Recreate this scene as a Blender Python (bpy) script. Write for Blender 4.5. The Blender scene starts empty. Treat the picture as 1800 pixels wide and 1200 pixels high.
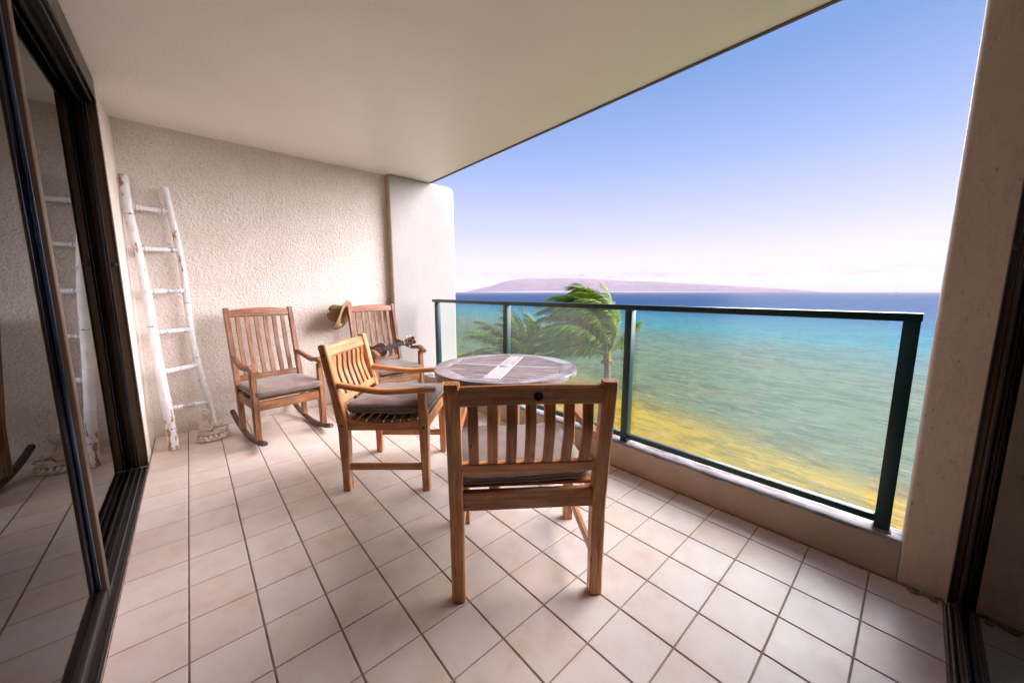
import bpy, bmesh, math, random
from mathutils import Vector, Matrix, Euler, noise
random.seed(7)
V = Vector
rad = math.radians
scene = bpy.context.scene
COL = scene.collection

# ---------------------------------------------------------------- camera
cam_d = bpy.data.cameras.new("camera")
cam = bpy.data.objects.new("camera", cam_d)
COL.objects.link(cam)
cam_d.sensor_width = 36.0
cam_d.lens = 12.692
cam_d.clip_start = 0.02
cam_d.clip_end = 40000.0
yaw, pitch, roll = rad(41.626), rad(7.838), rad(-0.0535)
Fw = V((math.sin(yaw) * math.cos(pitch), math.cos(yaw) * math.cos(pitch), -math.sin(pitch)))
R0 = V((math.cos(yaw), -math.sin(yaw), 0.0))
U0 = R0.cross(Fw)
Rt = R0 * math.cos(roll) + U0 * math.sin(roll)
Up = -R0 * math.sin(roll) + U0 * math.cos(roll)
M = Matrix((Rt, Up, -Fw)).transposed().to_4x4()
M.translation = V((0.110, -1.481, 1.211))
cam.matrix_world = M
scene.camera = cam

# ---------------------------------------------------------------- light, sky, exposure
SUN_HEAD, SUN_EL = rad(113.0), rad(15.0)
SKY_STRENGTH = 0.1
scene.view_settings.view_transform = 'Standard'
scene.view_settings.look = 'None'
scene.view_settings.exposure = 2.1
scene.view_settings.gamma = 1.0
scene.view_settings.use_curve_mapping = False

world = bpy.data.worlds.new("World")
scene.world = world
world.use_nodes = True
wn, wl = world.node_tree.nodes, world.node_tree.links
wn.clear()


def wnode(t, **k):
    n = wn.new(t)
    for a, b in k.items():
        setattr(n, a, b)
    return n


w_out = wnode('ShaderNodeOutputWorld')
w_bg = wnode('ShaderNodeBackground')
w_bg.inputs['Strength'].default_value = SKY_STRENGTH
w_sky = wnode('ShaderNodeTexSky', sky_type='NISHITA', sun_disc=False)
w_sky.sun_elevation = SUN_EL
w_sky.sun_rotation = SUN_HEAD
w_tc = wnode('ShaderNodeTexCoord')
w_sep = wnode('ShaderNodeSeparateXYZ')
wl.new(w_tc.outputs['Generated'], w_sep.inputs[0])
w_ramp = wnode('ShaderNodeValToRGB')
cr = w_ramp.color_ramp
SKYPTS = [(0.0, (0.60, 0.45, 0.55)), (0.03, (0.73, 0.575, 0.66)), (0.075, (0.70, 0.61, 0.76)),
          (0.155, (0.50, 0.525, 0.80)), (0.30, (0.27, 0.375, 0.69)), (0.45, (0.135, 0.265, 0.58)), (1.0, (0.08, 0.18, 0.46))]
while len(cr.elements) < len(SKYPTS):
    cr.elements.new(0.5)
for e, (p, c) in zip(cr.elements, SKYPTS):
    e.position = p
    e.color = (c[0], c[1], c[2], 1)
wl.new(w_sep.outputs['Z'], w_ramp.inputs[0])
# thin far clouds low over the horizon
w_map = wnode('ShaderNodeMapping')
w_map.inputs['Scale'].default_value = (15, 15, 110)
wl.new(w_tc.outputs['Generated'], w_map.inputs[0])
w_noi = wnode('ShaderNodeTexNoise')
w_noi.inputs['Scale'].default_value = 1.6
w_noi.inputs['Detail'].default_value = 7
w_noi.inputs['Roughness'].default_value = 0.6
wl.new(w_map.outputs[0], w_noi.inputs['Vector'])
w_cr = wnode('ShaderNodeValToRGB')
w_cr.color_ramp.elements[0].position = 0.47
w_cr.color_ramp.elements[1].position = 0.62
wl.new(w_noi.outputs[0], w_cr.inputs[0])
w_band = wnode('ShaderNodeValToRGB')
bd = w_band.color_ramp
for p, c in ((0.024, 0), (0.036, 1), (0.043, 0.8), (0.054, 0)):
    if p == 0.024:
        e = bd.elements[0]; e.position = p
    elif p == 0.054:
        e = bd.elements[-1]; e.position = p
    else:
        e = bd.elements.new(p)
    e.color = (c, c, c, 1)
wl.new(w_sep.outputs['Z'], w_band.inputs[0])
w_mul = wnode('ShaderNodeMath', operation='MULTIPLY')
wl.new(w_cr.outputs[0], w_mul.inputs[0])
wl.new(w_band.outputs[0], w_mul.inputs[1])
w_mul2 = wnode('ShaderNodeMath', operation='MULTIPLY')
w_mul2.inputs[1].default_value = 0.95
wl.new(w_mul.outputs[0], w_mul2.inputs[0])
w_cm = wnode('ShaderNodeMixRGB')
w_cm.inputs[2].default_value = (0.24, 0.13, 0.19, 1)
wl.new(w_mul2.outputs[0], w_cm.inputs[0])
wl.new(w_ramp.outputs[0], w_cm.inputs[1])
w_x10 = wnode('ShaderNodeMixRGB', blend_type='MULTIPLY')
w_x10.inputs[0].default_value = 1.0
w_x10.inputs[2].default_value = (3.1, 3.1, 3.1, 1)
wl.new(w_cm.outputs[0], w_x10.inputs[1])
w_mix = wnode('ShaderNodeMixRGB')
w_mix.inputs[0].default_value = 0.98
wl.new(w_sky.outputs[0], w_mix.inputs[1])
wl.new(w_x10.outputs[0], w_mix.inputs[2])
wl.new(w_mix.outputs[0], w_bg.inputs['Color'])
wl.new(w_bg.outputs[0], w_out.inputs['Surface'])

sun_d = bpy.data.lights.new("sun", 'SUN')  # broad fill added on the sea side, standing in for sky glow
sun_d.energy = 5.0
sun_d.angle = rad(80)
sun_d.color = (0.98, 0.90, 0.94)
sun = bpy.data.objects.new("sun", sun_d)
COL.objects.link(sun)
S = V((math.sin(SUN_HEAD) * math.cos(SUN_EL), math.cos(SUN_HEAD) * math.cos(SUN_EL), math.sin(SUN_EL)))
sun.rotation_euler = S.to_track_quat('Z', 'Y').to_euler()
sun.location = (6, 0, 6)


# ---------------------------------------------------------------- material helpers
class Mat:
    def __init__(self, name):
        self.m = bpy.data.materials.new(name)
        self.m.use_nodes = True
        self.n = self.m.node_tree.nodes
        self.l = self.m.node_tree.links
        self.b = self.n["Principled BSDF"]
        self.out = self.n["Material Output"]

    def node(self, t, ins=None, **k):
        n = self.n.new(t)
        for a, b in k.items():
            setattr(n, a, b)
        for a, b in (ins or {}).items():
            if hasattr(b, 'is_output') or isinstance(b, bpy.types.NodeSocket):
                self.l.new(b, n.inputs[a])
            else:
                n.inputs[a].default_value = b
        return n

    def set(self, **k):
        for a, b in k.items():
            a = a.replace('_', ' ')
            if isinstance(b, bpy.types.NodeSocket):
                self.l.new(b, self.b.inputs[a])
            else:
                self.b.inputs[a].default_value = b
        return self

    def pos(self, kind='Object'):
        if kind == 'World':
            return self.node('ShaderNodeNewGeometry').outputs['Position']
        return self.node('ShaderNodeTexCoord').outputs[kind]

    def mapv(self, v, scale=(1, 1, 1), loc=(0, 0, 0), rot=(0, 0, 0)):
        return self.node('ShaderNodeMapping', {'Vector': v, 'Scale': scale, 'Location': loc, 'Rotation': rot}).outputs[0]

    def noise(self, v, scale, detail=4, rough=0.55, dist=0.0):
        return self.node('ShaderNodeTexNoise', {'Vector': v, 'Scale': scale, 'Detail': detail, 'Roughness': rough, 'Distortion': dist}).outputs[0]

    def ramp(self, fac, pts, interp='LINEAR'):
        n = self.node('ShaderNodeValToRGB', {'Fac': fac})
        r = n.color_ramp
        r.interpolation = interp
        while len(r.elements) < len(pts):
            r.elements.new(0.5)
        for e, (p, c) in zip(r.elements, pts):
            e.position = p
            e.color = (c, c, c, 1) if not hasattr(c, '__len__') else (c[0], c[1], c[2], 1)
        return n.outputs[0]

    def mix(self, fac, a, b, mode='MIX'):
        def cv(c):
            if isinstance(c, bpy.types.NodeSocket):
                return c
            return (c[0], c[1], c[2], 1) if hasattr(c, '__len__') else (c, c, c, 1)
        return self.node('ShaderNodeMixRGB', {'Fac': fac, 'Color1': cv(a), 'Color2': cv(b)}, blend_type=mode).outputs[0]

    def math(self, op, a, b=0.0):
        return self.node('ShaderNodeMath', {0: a, 1: b}, operation=op).outputs[0]

    def bump(self, h, strength=0.3, dist=0.01, prev=None):
        ins = {'Height': h, 'Strength': strength, 'Distance': dist}
        if prev is not None:
            ins['Normal'] = prev
        o = self.node('ShaderNodeBump', ins).outputs[0]
        self.l.new(o, self.b.inputs['Normal'])
        return o


def simple(name, col, rough=0.5, metal=0.0, spec=0.5, var=0.12, scale=12.0, bump=0.0, bscale=80):
    m = Mat(name)
    p = m.pos('Object')
    n = m.noise(p, scale, 5)
    c = m.ramp(n, [(0.3, tuple(x * (1 - var) for x in col)), (0.7, tuple(min(1, x * (1 + var)) for x in col))])
    m.set(Base_Color=c, Roughness=rough, Metallic=metal)
    m.b.inputs['Specular IOR Level'].default_value = spec
    if bump:
        m.bump(m.noise(p, bscale, 3), bump, 0.004)
    return m.m


def wood(name, dark, mid, light, rough=0.42, wear=None, wear_amt=0.0, foot=None):
    """long-grained wood; the vector attribute gc runs along the grain in metres"""
    m = Mat(name)
    g = m.node('ShaderNodeAttribute', attribute_name='gc').outputs['Vector']
    rnd = m.node('ShaderNodeObjectInfo').outputs['Random']
    n1 = m.noise(m.mapv(g, (3.0, 60, 60)), 1.0, 6, 0.62, 0.6)
    n2 = m.noise(m.mapv(g, (9, 320, 320)), 1.0, 3, 0.6)
    n3 = m.noise(m.mapv(g, (4, 9, 9)), 1.0, 4)
    c = m.ramp(n1, [(0.33, dark), (0.5, mid), (0.68, light)])
    c = m.mix(m.ramp(n2, [(0.38, 0.42), (0.6, 0.0)]), c, tuple(x * 0.45 for x in dark), 'MIX')
    c = m.mix(m.ramp(n3, [(0.30, 0.55), (0.62, 0.0)]), c, tuple(x * 0.75 for x in dark))
    hs = m.node('ShaderNodeHueSaturation', {'Hue': 0.5, 'Saturation': 1.0, 'Color': c,
                'Value': m.math('ADD', m.math('MULTIPLY', rnd, 0.45), 0.76)}).outputs[0]
    c = hs
    if wear:
        w = m.noise(m.mapv(g, (5, 14, 14), (3.1, 7, 1)), 1.0, 7, 0.68)
        c = m.mix(m.math('MULTIPLY', m.ramp(w, [(0.44, 0.0), (0.66, 1.0)]), wear_amt), c, wear)
    # knots and small dark marks
    v = m.node('ShaderNodeTexVoronoi', {'Vector': m.mapv(g, (6, 22, 22)), 'Scale': 1.0}).outputs['Distance']
    c = m.mix(m.ramp(v, [(0.03, 0.8), (0.11, 0.0)]), c, (0.035, 0.016, 0.008))
    r = m.ramp(n3, [(0.3, rough + 0.14), (0.7, rough - 0.04)])
    m.set(Base_Color=c, Roughness=r)
    m.bump(m.mix(0.5, n1, n2), 0.22, 0.0015)
    return m.m


def reflect_glass(name, tint, dirt=0.0, dirt_col=(0.8, 0.8, 0.8), reflect=1.0):
    """thin pane: each outer face mirrors by Fresnel (both surfaces folded into one), inner faces just let light pass"""
    m = Mat(name)
    m.n.remove(m.b)
    f = m.node('ShaderNodeFresnel', {'IOR': 1.52}).outputs[0]
    f2 = m.math('DIVIDE', m.math('MULTIPLY', f, 2.0), m.math('ADD', f, 1.0))
    bf = m.node('ShaderNodeNewGeometry').outputs['Backfacing']
    fac = m.math('MULTIPLY', m.math('MULTIPLY', f2, reflect), m.math('SUBTRACT', 1.0, bf))
    tr = m.node('ShaderNodeBsdfTransparent', {'Color': (*tint, 1)}).outputs[0]
    gl = m.node('ShaderNodeBsdfGlossy', {'Color': (1, 1, 1, 1), 'Roughness': 0.004}).outputs[0]
    base = tr
    if dirt:
        p = m.pos('World')
        n = m.noise(p, 1.4, 4, 0.5)
        d = m.math('MULTIPLY', m.ramp(n, [(0.3, 0.55), (0.75, 1.0)]), dirt)
        df = m.node('ShaderNodeBsdfTranslucent', {'Color': (*dirt_col, 1)}).outputs[0]
        mx = m.node('ShaderNodeMixShader', {0: d})
        m.l.new(tr, mx.inputs[1]); m.l.new(df, mx.inputs[2])
        base = mx.outputs[0]
    ms = m.node('ShaderNodeMixShader', {0: fac})
    m.l.new(base, ms.inputs[1]); m.l.new(gl, ms.inputs[2])
    m.l.new(ms.outputs[0], m.out.inputs['Surface'])
    return m.m


# ---------------------------------------------------------------- materials
MT = {}

# stucco wall
m = Mat('stucco_paint')
p = m.pos('World')
n = m.noise(p, 4.5, 5)
c = m.ramp(n, [(0.3, (0.83, 0.73, 0.645)), (0.7, (0.90, 0.815, 0.74))])
# grime along the foot of the wall; pit shadows painted into the colour
sp = m.node('ShaderNodeSeparateXYZ', {0: p}).outputs[2]
low = m.math('MULTIPLY', m.ramp(sp, [(0.0, 1.0), (0.16, 0.0)]), m.ramp(m.noise(p, 9, 6), [(0.35, 0.0), (0.7, 0.75)]))
c = m.mix(low, c, (0.42, 0.31, 0.22))
pit_shade = m.noise(p, 85, 4, 0.65)
c = m.mix(m.ramp(pit_shade, [(0.34, 0.55), (0.47, 0.0)]), c, (0.45, 0.38, 0.32))
m.set(Base_Color=c, Roughness=0.75)
m.b.inputs['Specular IOR Level'].default_value = 0.25
m.bump(m.noise(p, 85, 4, 0.65), 1.0, 0.010)
MT['stucco'] = m.m

# smooth painted concrete
def painted(name, col, var=0.05, rough=0.55, crack=0.25, spec=0.3, dirt=None):
    m = Mat(name)
    p = m.pos('World')
    n = m.noise(p, 2.3, 6, 0.6)
    c = m.ramp(n, [(0.3, tuple(x * (1 - var) for x in col)), (0.7, tuple(min(0.9, x * (1 + var)) for x in col))])
    sc = m.noise(m.mapv(p, (14, 14, 3.5)), 3.0, 8, 0.7)
    c = m.mix(m.ramp(sc, [(0.66, 0.0), (0.74, crack)]), c, tuple(x * 0.55 for x in col))
    if dirt:
        d = m.noise(p, 26, 5, 0.7)
        c = m.mix(m.ramp(d, [(0.62, 0.0), (0.70, 0.6)]), c, dirt)
    m.set(Base_Color=c, Roughness=rough)
    m.b.inputs['Specular IOR Level'].default_value = spec
    m.bump(m.mix(0.6, m.noise(m.mapv(p, (1, 1, 0.5)), 9, 6, 0.6), m.noise(p, 60, 4)), 0.28, 0.012)
    return m.m

MT['column'] = painted('column_paint', (0.41, 0.385, 0.36))
MT['ceiling'] = painted('ceiling_paint', (0.90, 0.835, 0.78), var=0.025, rough=0.36, crack=0.05, spec=0.45)
MT['pillar'] = painted('pillar_paint', (0.56, 0.45, 0.37), var=0.08, crack=0.35, dirt=(0.30, 0.21, 0.15))
MT['trim'] = simple('brown_trim', (0.13, 0.085, 0.06), 0.6)
MT['brown_paint'] = painted('brown_side_paint', (0.50, 0.36, 0.27), var=0.08, crack=0.3)

# parapet: tan face, peeling white top
m = Mat('parapet_paint')
p = m.pos('World')
nz = m.node('ShaderNodeSeparateXYZ', {0: m.node('ShaderNodeNewGeometry').outputs['Normal']}).outputs[2]
tan = m.ramp(m.noise(p, 5, 6), [(0.3, (0.50, 0.39, 0.315)), (0.7, (0.62, 0.50, 0.41))])
white = m.ramp(m.noise(m.mapv(p, (22, 5, 22)), 1.0, 8, 0.7), [(0.42, (0.15, 0.125, 0.11)), (0.50, (0.30, 0.285, 0.29)), (0.75, (0.40, 0.385, 0.39))])
edge = m.math('ADD', nz, m.math('MULTIPLY', m.math('SUBTRACT', m.noise(p, 30, 4), 0.5), 0.35))
c = m.mix(m.ramp(edge, [(0.35, 0.0), (0.5, 1.0)]), tan, white)
m.set(Base_Color=c, Roughness=0.6)
m.b.inputs['Specular IOR Level'].default_value = 0.3
m.bump(m.mix(0.5, m.noise(p, 22, 7, 0.65), m.noise(m.mapv(p, (3, 1, 3)), 30, 5, 0.7)), 0.55, 0.012)
MT['parapet'] = m.m

# tiles
m = Mat('floor_tile_glaze')
p = m.pos('World')
rnd = m.node('ShaderNodeObjectInfo').outputs['Random']
n1 = m.noise(p, 7.5, 5, 0.6)
c = m.ramp(n1, [(0.3, (0.68, 0.50, 0.405)), (0.5, (0.78, 0.64, 0.56)), (0.75, (0.82, 0.72, 0.66))])
c = m.mix(0.35, c, m.ramp(rnd, [(0.0, (0.73, 0.545, 0.445)), (0.45, (0.79, 0.65, 0.575)), (1.0, (0.82, 0.735, 0.69))]))
fine = m.noise(p, 260, 3, 0.7)
c = m.mix(m.ramp(fine, [(0.32, 0.16), (0.5, 0.0)]), c, (0.50, 0.40, 0.34))
smear = m.noise(m.mapv(p, (3, 3, 3), (1.7, 0.3, 0)), 1.3, 8, 0.62, 0.0)
c = m.mix(m.ramp(smear, [(0.52, 0.0), (0.78, 0.32)]), c, (0.54, 0.40, 0.32))
speck = m.node('ShaderNodeTexVoronoi', {'Vector': p, 'Scale': 5.5}).outputs['Distance']
c = m.mix(m.ramp(speck, [(0.012, 0.8), (0.02, 0.0)]), c, (0.12, 0.09, 0.07))
m.set(Base_Color=c, Roughness=m.ramp(m.noise(p, 5, 6, 0.65), [(0.3, 0.30), (0.7, 0.46)]))
m.b.inputs['Specular IOR Level'].default_value = 0.45
m.bump(m.mix(0.35, m.noise(p, 14, 3), fine), 0.10, 0.004)
MT['tile'] = m.m
MT['grout'] = simple('grout', (0.31, 0.22, 0.18), 0.85, var=0.3, scale=18, bump=0.4, bscale=250)
MT['caulk'] = simple('caulk', (0.30, 0.235, 0.19), 0.8, var=0.35, scale=25, bump=0.6, bscale=60)

# woods
MT['teak'] = wood('teak_golden', (0.32, 0.095, 0.020), (0.68, 0.265, 0.075), (0.84, 0.40, 0.145), 0.30, (0.72, 0.48, 0.32), 0.35)  # pale wear also paints in the whitish sheen of the chair backs
MT['teak_red'] = wood('teak_reddish', (0.10, 0.028, 0.009), (0.31, 0.100, 0.030), (0.58, 0.26, 0.090), 0.33, (0.52, 0.31, 0.18), 0.30)
MT['teak_dark'] = wood('teak_dark', (0.05, 0.026, 0.016), (0.12, 0.062, 0.036), (0.20, 0.115, 0.07), 0.42, (0.2, 0.15, 0.12), 0.4)
MT['teak_grey'] = wood('teak_silvered', (0.21, 0.15, 0.14), (0.34, 0.265, 0.25), (0.46, 0.385, 0.375), 0.30, (0.54, 0.48, 0.48), 0.7)
MT['teak_slat'] = wood('teak_table_slat', (0.20, 0.12, 0.10), (0.32, 0.205, 0.175), (0.43, 0.31, 0.27), 0.30, (0.48, 0.41, 0.40), 0.5)
MT['teak_pale'] = wood('teak_pale_and_sheen', (0.48, 0.42, 0.40), (0.64, 0.58, 0.56), (0.74, 0.69, 0.67), 0.30, (0.62, 0.57, 0.55), 0.7)
MT['mahogany'] = wood('mahogany', (0.10, 0.026, 0.012), (0.19, 0.058, 0.026), (0.27, 0.10, 0.045), 0.30)
MT['plug'] = simple('wood_plug', (0.06, 0.03, 0.018), 0.6)

# cushion cloth
m = Mat('taupe_canvas')
p = m.pos('Object')
n = m.noise(p, 6, 6, 0.6)
c = m.ramp(n, [(0.3, (0.20, 0.143, 0.118)), (0.7, (0.28, 0.21, 0.178))])
w1 = m.node('ShaderNodeTexWave', {'Vector': p, 'Scale': 210.0, 'Distortion': 0.6}, bands_direction='X').outputs[0]
w2 = m.node('ShaderNodeTexWave', {'Vector': p, 'Scale': 210.0, 'Distortion': 0.6}, bands_direction='Y').outputs[0]
m.set(Base_Color=c, Roughness=0.85)
m.b.inputs['Specular IOR Level'].default_value = 0.3
m.b.inputs['Sheen Weight'].default_value = 0.25
wr = m.noise(m.mapv(p, (5, 16, 8), rot=(0, 0, 0.5)), 1.0, 4, 0.5, 1.2)
b1 = m.bump(wr, 0.30, 0.008)
m.bump(m.mix(0.5, w1, w2), 0.15, 0.001, b1)
MT['canvas'] = m.m
MT['piping'] = simple('piping', (0.12, 0.095, 0.08), 0.85)

# metals
def metal_paint(name, col, rough=0.35, metal=0.0, var=0.2):
    m = Mat(name)
    p = m.pos('World')
    c = m.ramp(m.noise(p, 6, 3), [(0.3, tuple(x * (1 - var) for x in col)), (0.7, tuple(x * (1 + var) for x in col))])
    m.set(Base_Color=c, Metallic=metal, Roughness=m.ramp(m.noise(p, 7, 3, 0.5), [(0.3, rough - 0.03), (0.7, rough + 0.05)]))
    return m.m

MT['rail'] = metal_paint('dark_green_rail', (0.004, 0.040, 0.038), 0.34)
MT['bronze'] = metal_paint('bronze_anodised', (0.070, 0.040, 0.021), 0.34, 0.45, 0.06)
MT['steel_sky_tint'] = metal_paint('channel_sky_tint', (0.20, 0.26, 0.40), 0.22, 1.0, 0.05)  # blue base colour paints the sky's reflection into the metal
MT['track'] = metal_paint('track_black', (0.020, 0.015, 0.013), 0.36, 0.2, 0.5)
_tm = Mat('dusty_track')
_p = _tm.pos('World')
_d = _tm.noise(_p, 130, 4, 0.75)
_e = _tm.noise(_p, 12, 4)
_c = _tm.mix(_tm.math('MULTIPLY', _tm.ramp(_d, [(0.60, 0.0), (0.68, 1.0)]), _tm.ramp(_e, [(0.4, 0.1), (0.65, 0.9)])), (0.016, 0.012, 0.011), (0.24, 0.20, 0.17))
_tm.set(Base_Color=_c, Roughness=0.42)
MT['dusty'] = _tm.m
MT['alu'] = metal_paint('aluminium_lip', (0.32, 0.31, 0.31), 0.32, 0.9)
MT['rubber'] = simple('black_rubber', (0.012, 0.011, 0.012), 0.55)
MT['pile'] = simple('grey_brush_seal', (0.20, 0.19, 0.19), 0.95, var=0.5, scale=150)
MT['rail_glass'] = reflect_glass('rail_glass', (0.90, 0.95, 0.93), 0.02, (0.80, 0.86, 0.82), 0.35)
MT['door_glass'] = reflect_glass('door_glass', (0.08, 0.075, 0.07), 0.0, reflect=0.42)

# bamboo paint
m = Mat('whitewashed_bamboo')
p = m.pos('Object')
n = m.noise(m.mapv(p, (26, 26, 7)), 1.0, 8, 0.7)
c = m.ramp(m.noise(p, 9, 5), [(0.3, (0.70, 0.67, 0.67)), (0.7, (0.82, 0.80, 0.80))])
zone = m.noise(m.mapv(p, (5, 5, 1.7), (2.2, 0.4, 0.35)), 1.0, 3)
msk = m.ramp(m.math('ADD', m.math('MULTIPLY', n, 0.62), m.math('MULTIPLY', zone, 0.5)), [(0.605, 0.0), (0.63, 1.0)])
wd = m.ramp(m.noise(p, 40, 4), [(0.3, (0.28, 0.10, 0.04)), (0.7, (0.52, 0.24, 0.10))])
c = m.mix(msk, c, wd)
gr = m.noise(m.mapv(p, (60, 60, 12), (5, 1, 2)), 1.0, 6, 0.7)
c = m.mix(m.ramp(gr, [(0.60, 0.0), (0.70, 0.7)]), c, (0.25, 0.19, 0.16))
m.set(Base_Color=c, Roughness=0.5)
m.bump(m.mix(0.5, n, gr), 0.35, 0.004)
MT['bamboo'] = m.m

m = Mat('greyed_white_bamboo')
p = m.pos('Object')
n = m.noise(m.mapv(p, (26, 26, 7)), 1.0, 8, 0.7)
c = m.ramp(m.noise(p, 9, 5), [(0.3, (0.70, 0.67, 0.67)), (0.7, (0.82, 0.80, 0.80))])
zone = m.noise(m.mapv(p, (5, 5, 1.7), (2.2, 0.4, 0.35)), 1.0, 3)
msk = m.ramp(m.math('ADD', m.math('MULTIPLY', n, 0.62), m.math('MULTIPLY', zone, 0.5)), [(0.605, 0.0), (0.63, 1.0)])
wd = m.ramp(m.noise(p, 40, 4), [(0.3, (0.30, 0.28, 0.29)), (0.7, (0.46, 0.43, 0.43))])
c = m.mix(msk, c, wd)
gr = m.noise(m.mapv(p, (60, 60, 12), (5, 1, 2)), 1.0, 6, 0.7)
c = m.mix(m.ramp(gr, [(0.60, 0.0), (0.70, 0.7)]), c, (0.25, 0.19, 0.16))
m.set(Base_Color=c, Roughness=0.5)
m.bump(m.mix(0.5, n, gr), 0.35, 0.004)
MT['bamboo_plain'] = m.m
MT['wire'] = simple('dark_wire', (0.05, 0.045, 0.045), 0.5, 0.4)

# stone figure
m = Mat('weathered_cast_stone')
p = m.pos('Object')
c = m.ramp(m.noise(p, 26, 6, 0.65), [(0.3, (0.40, 0.28, 0.20)), (0.5, (0.62, 0.50, 0.41)), (0.72, (0.74, 0.66, 0.58))])
c = m.mix(m.ramp(m.noise(p, 9, 6, 0.7), [(0.55, 0.0), (0.66, 0.7)]), c, (0.36, 0.17, 0.075))
m.set(Base_Color=c, Roughness=0.85)
m.bump(m.noise(p, 90, 5, 0.7), 0.5, 0.004)
MT['stone'] = m.m

# straw
m = Mat('straw_weave')
p = m.pos('Object')
ck = m.node('ShaderNodeTexWave', {'Vector': p, 'Scale': 75.0, 'Distortion': 2.0, 'Detail': 2}, bands_direction='DIAGONAL').outputs[0]
ck2 = m.node('ShaderNodeTexWave', {'Vector': m.mapv(p, (1, -1, 1)), 'Scale': 75.0, 'Distortion': 2.0, 'Detail': 2}, bands_direction='DIAGONAL').outputs[0]
wv = m.mix(0.5, ck, ck2)
c = m.mix(m.noise(p, 14, 5), m.ramp(wv, [(0.2, (0.13, 0.070, 0.026)), (0.8, (0.36, 0.215, 0.095))]), (0.27, 0.155, 0.065))
m.set(Base_Color=c, Roughness=0.75)
m.bump(wv, 0.5, 0.002)
MT['straw'] = m.m
MT['band'] = simple('hat_band', (0.16, 0.10, 0.05), 0.7)
MT['bead'] = simple('pale_bead', (0.55, 0.48, 0.36), 0.4)
MT['white_plastic'] = simple('white_plastic', (0.78, 0.77, 0.74), 0.3)
MT['fretboard'] = simple('fretboard', (0.022, 0.016, 0.013), 0.45)
MT['silver'] = simple('nickel', (0.62, 0.60, 0.57), 0.3, 0.9)
MT['gold'] = simple('gold_inlay', (0.50, 0.28, 0.06), 0.4, 0.4)
MT['badge'] = simple('dark_bronze', (0.035, 0.026, 0.02), 0.45, 0.4)
MT['badge_fig'] = simple('worn_bronze', (0.20, 0.125, 0.07), 0.4, 0.6)
MT['cap'] = simple('clear_grey_plastic', (0.52, 0.56, 0.60), 0.25)

# palms
def leafmat(name, col, tip):
    m = Mat(name)
    p = m.pos('Object')
    rnd = m.node('ShaderNodeObjectInfo').outputs['Random']
    c = m.ramp(m.noise(p, 3.0, 5, 0.6), [(0.3, col), (0.7, tip)])
    c = m.mix(m.math('MULTIPLY', rnd, 0.45), c, (0.16, 0.17, 0.02))
    m.set(Base_Color=c, Roughness=0.42)
    tl = m.node('ShaderNodeBsdfTranslucent', {'Color': c}).outputs[0]
    ms = m.node('ShaderNodeMixShader', {0: 0.4})
    m.l.new(m.b.outputs[0], ms.inputs[1]); m.l.new(tl, ms.inputs[2])
    m.l.new(ms.outputs[0], m.out.inputs['Surface'])
    return m.m

MT['leaf'] = leafmat('palm_leaf', (0.18, 0.32, 0.005), (0.36, 0.54, 0.008))
MT['leaf_old'] = leafmat('palm_leaf_deep', (0.065, 0.155, 0.010), (0.15, 0.27, 0.014))
MT['rachis'] = simple('frond_rib', (0.24, 0.22, 0.06), 0.5)
MT['dry'] = simple('dry_sheath', (0.46, 0.27, 0.05), 0.8, var=0.4)
m = Mat('palm_bark')
p = m.pos('Object')
rg = m.node('ShaderNodeTexWave', {'Vector': p, 'Scale': 2.6, 'Distortion': 2.0, 'Detail': 3}, bands_direction='Z').outputs[0]
c = m.mix(m.noise(p, 7, 6), m.ramp(rg, [(0.2, (0.15, 0.115, 0.085)), (0.8, (0.33, 0.27, 0.21))]), (0.24, 0.20, 0.16))
m.set(Base_Color=c, Roughness=0.9)
m.bump(rg, 0.6, 0.03)
MT['bark'] = m.m

# ---------------------------------------------------------------- mesh helpers


def mesh_obj(name, verts, faces, mat, parent=None, gc=None, smooth=None, loc=None):
    me = bpy.data.meshes.new(name)
    me.from_pydata([tuple(v) for v in verts], [], faces)
    if isinstance(mat, (list, tuple)):
        for k in mat:
            me.materials.append(k)
    elif mat is not None:
        me.materials.append(mat)
    if gc is not None:
        a = me.attributes.new('gc', 'FLOAT_VECTOR', 'POINT')
        flat = [x for g in gc for x in g]
        a.data.foreach_set('vector', flat)
    me.update()
    if smooth is not None:
        for f in me.polygons:
            f.use_smooth = True
        me.set_sharp_from_angle(angle=rad(smooth))
    o = bpy.data.objects.new(name, me)
    COL.objects.link(o)
    if parent is not None:
        o.parent = parent
    if loc is not None:
        o.location = loc
    return o


def tag(o, label=None, cat=None, group=None, kind=None):
    if label: o['label'] = label
    if cat: o['category'] = cat
    if group: o['group'] = group
    if kind: o['kind'] = kind
    return o


def thing(name, label, cat, loc=(0, 0, 0), rotz=0.0, group=None):
    o = bpy.data.objects.new(name, None)
    o.empty_display_size = 0.1
    COL.objects.link(o)
    o.location = loc
    o.rotation_euler = (0, 0, rotz)
    return tag(o, label, cat, group)


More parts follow.
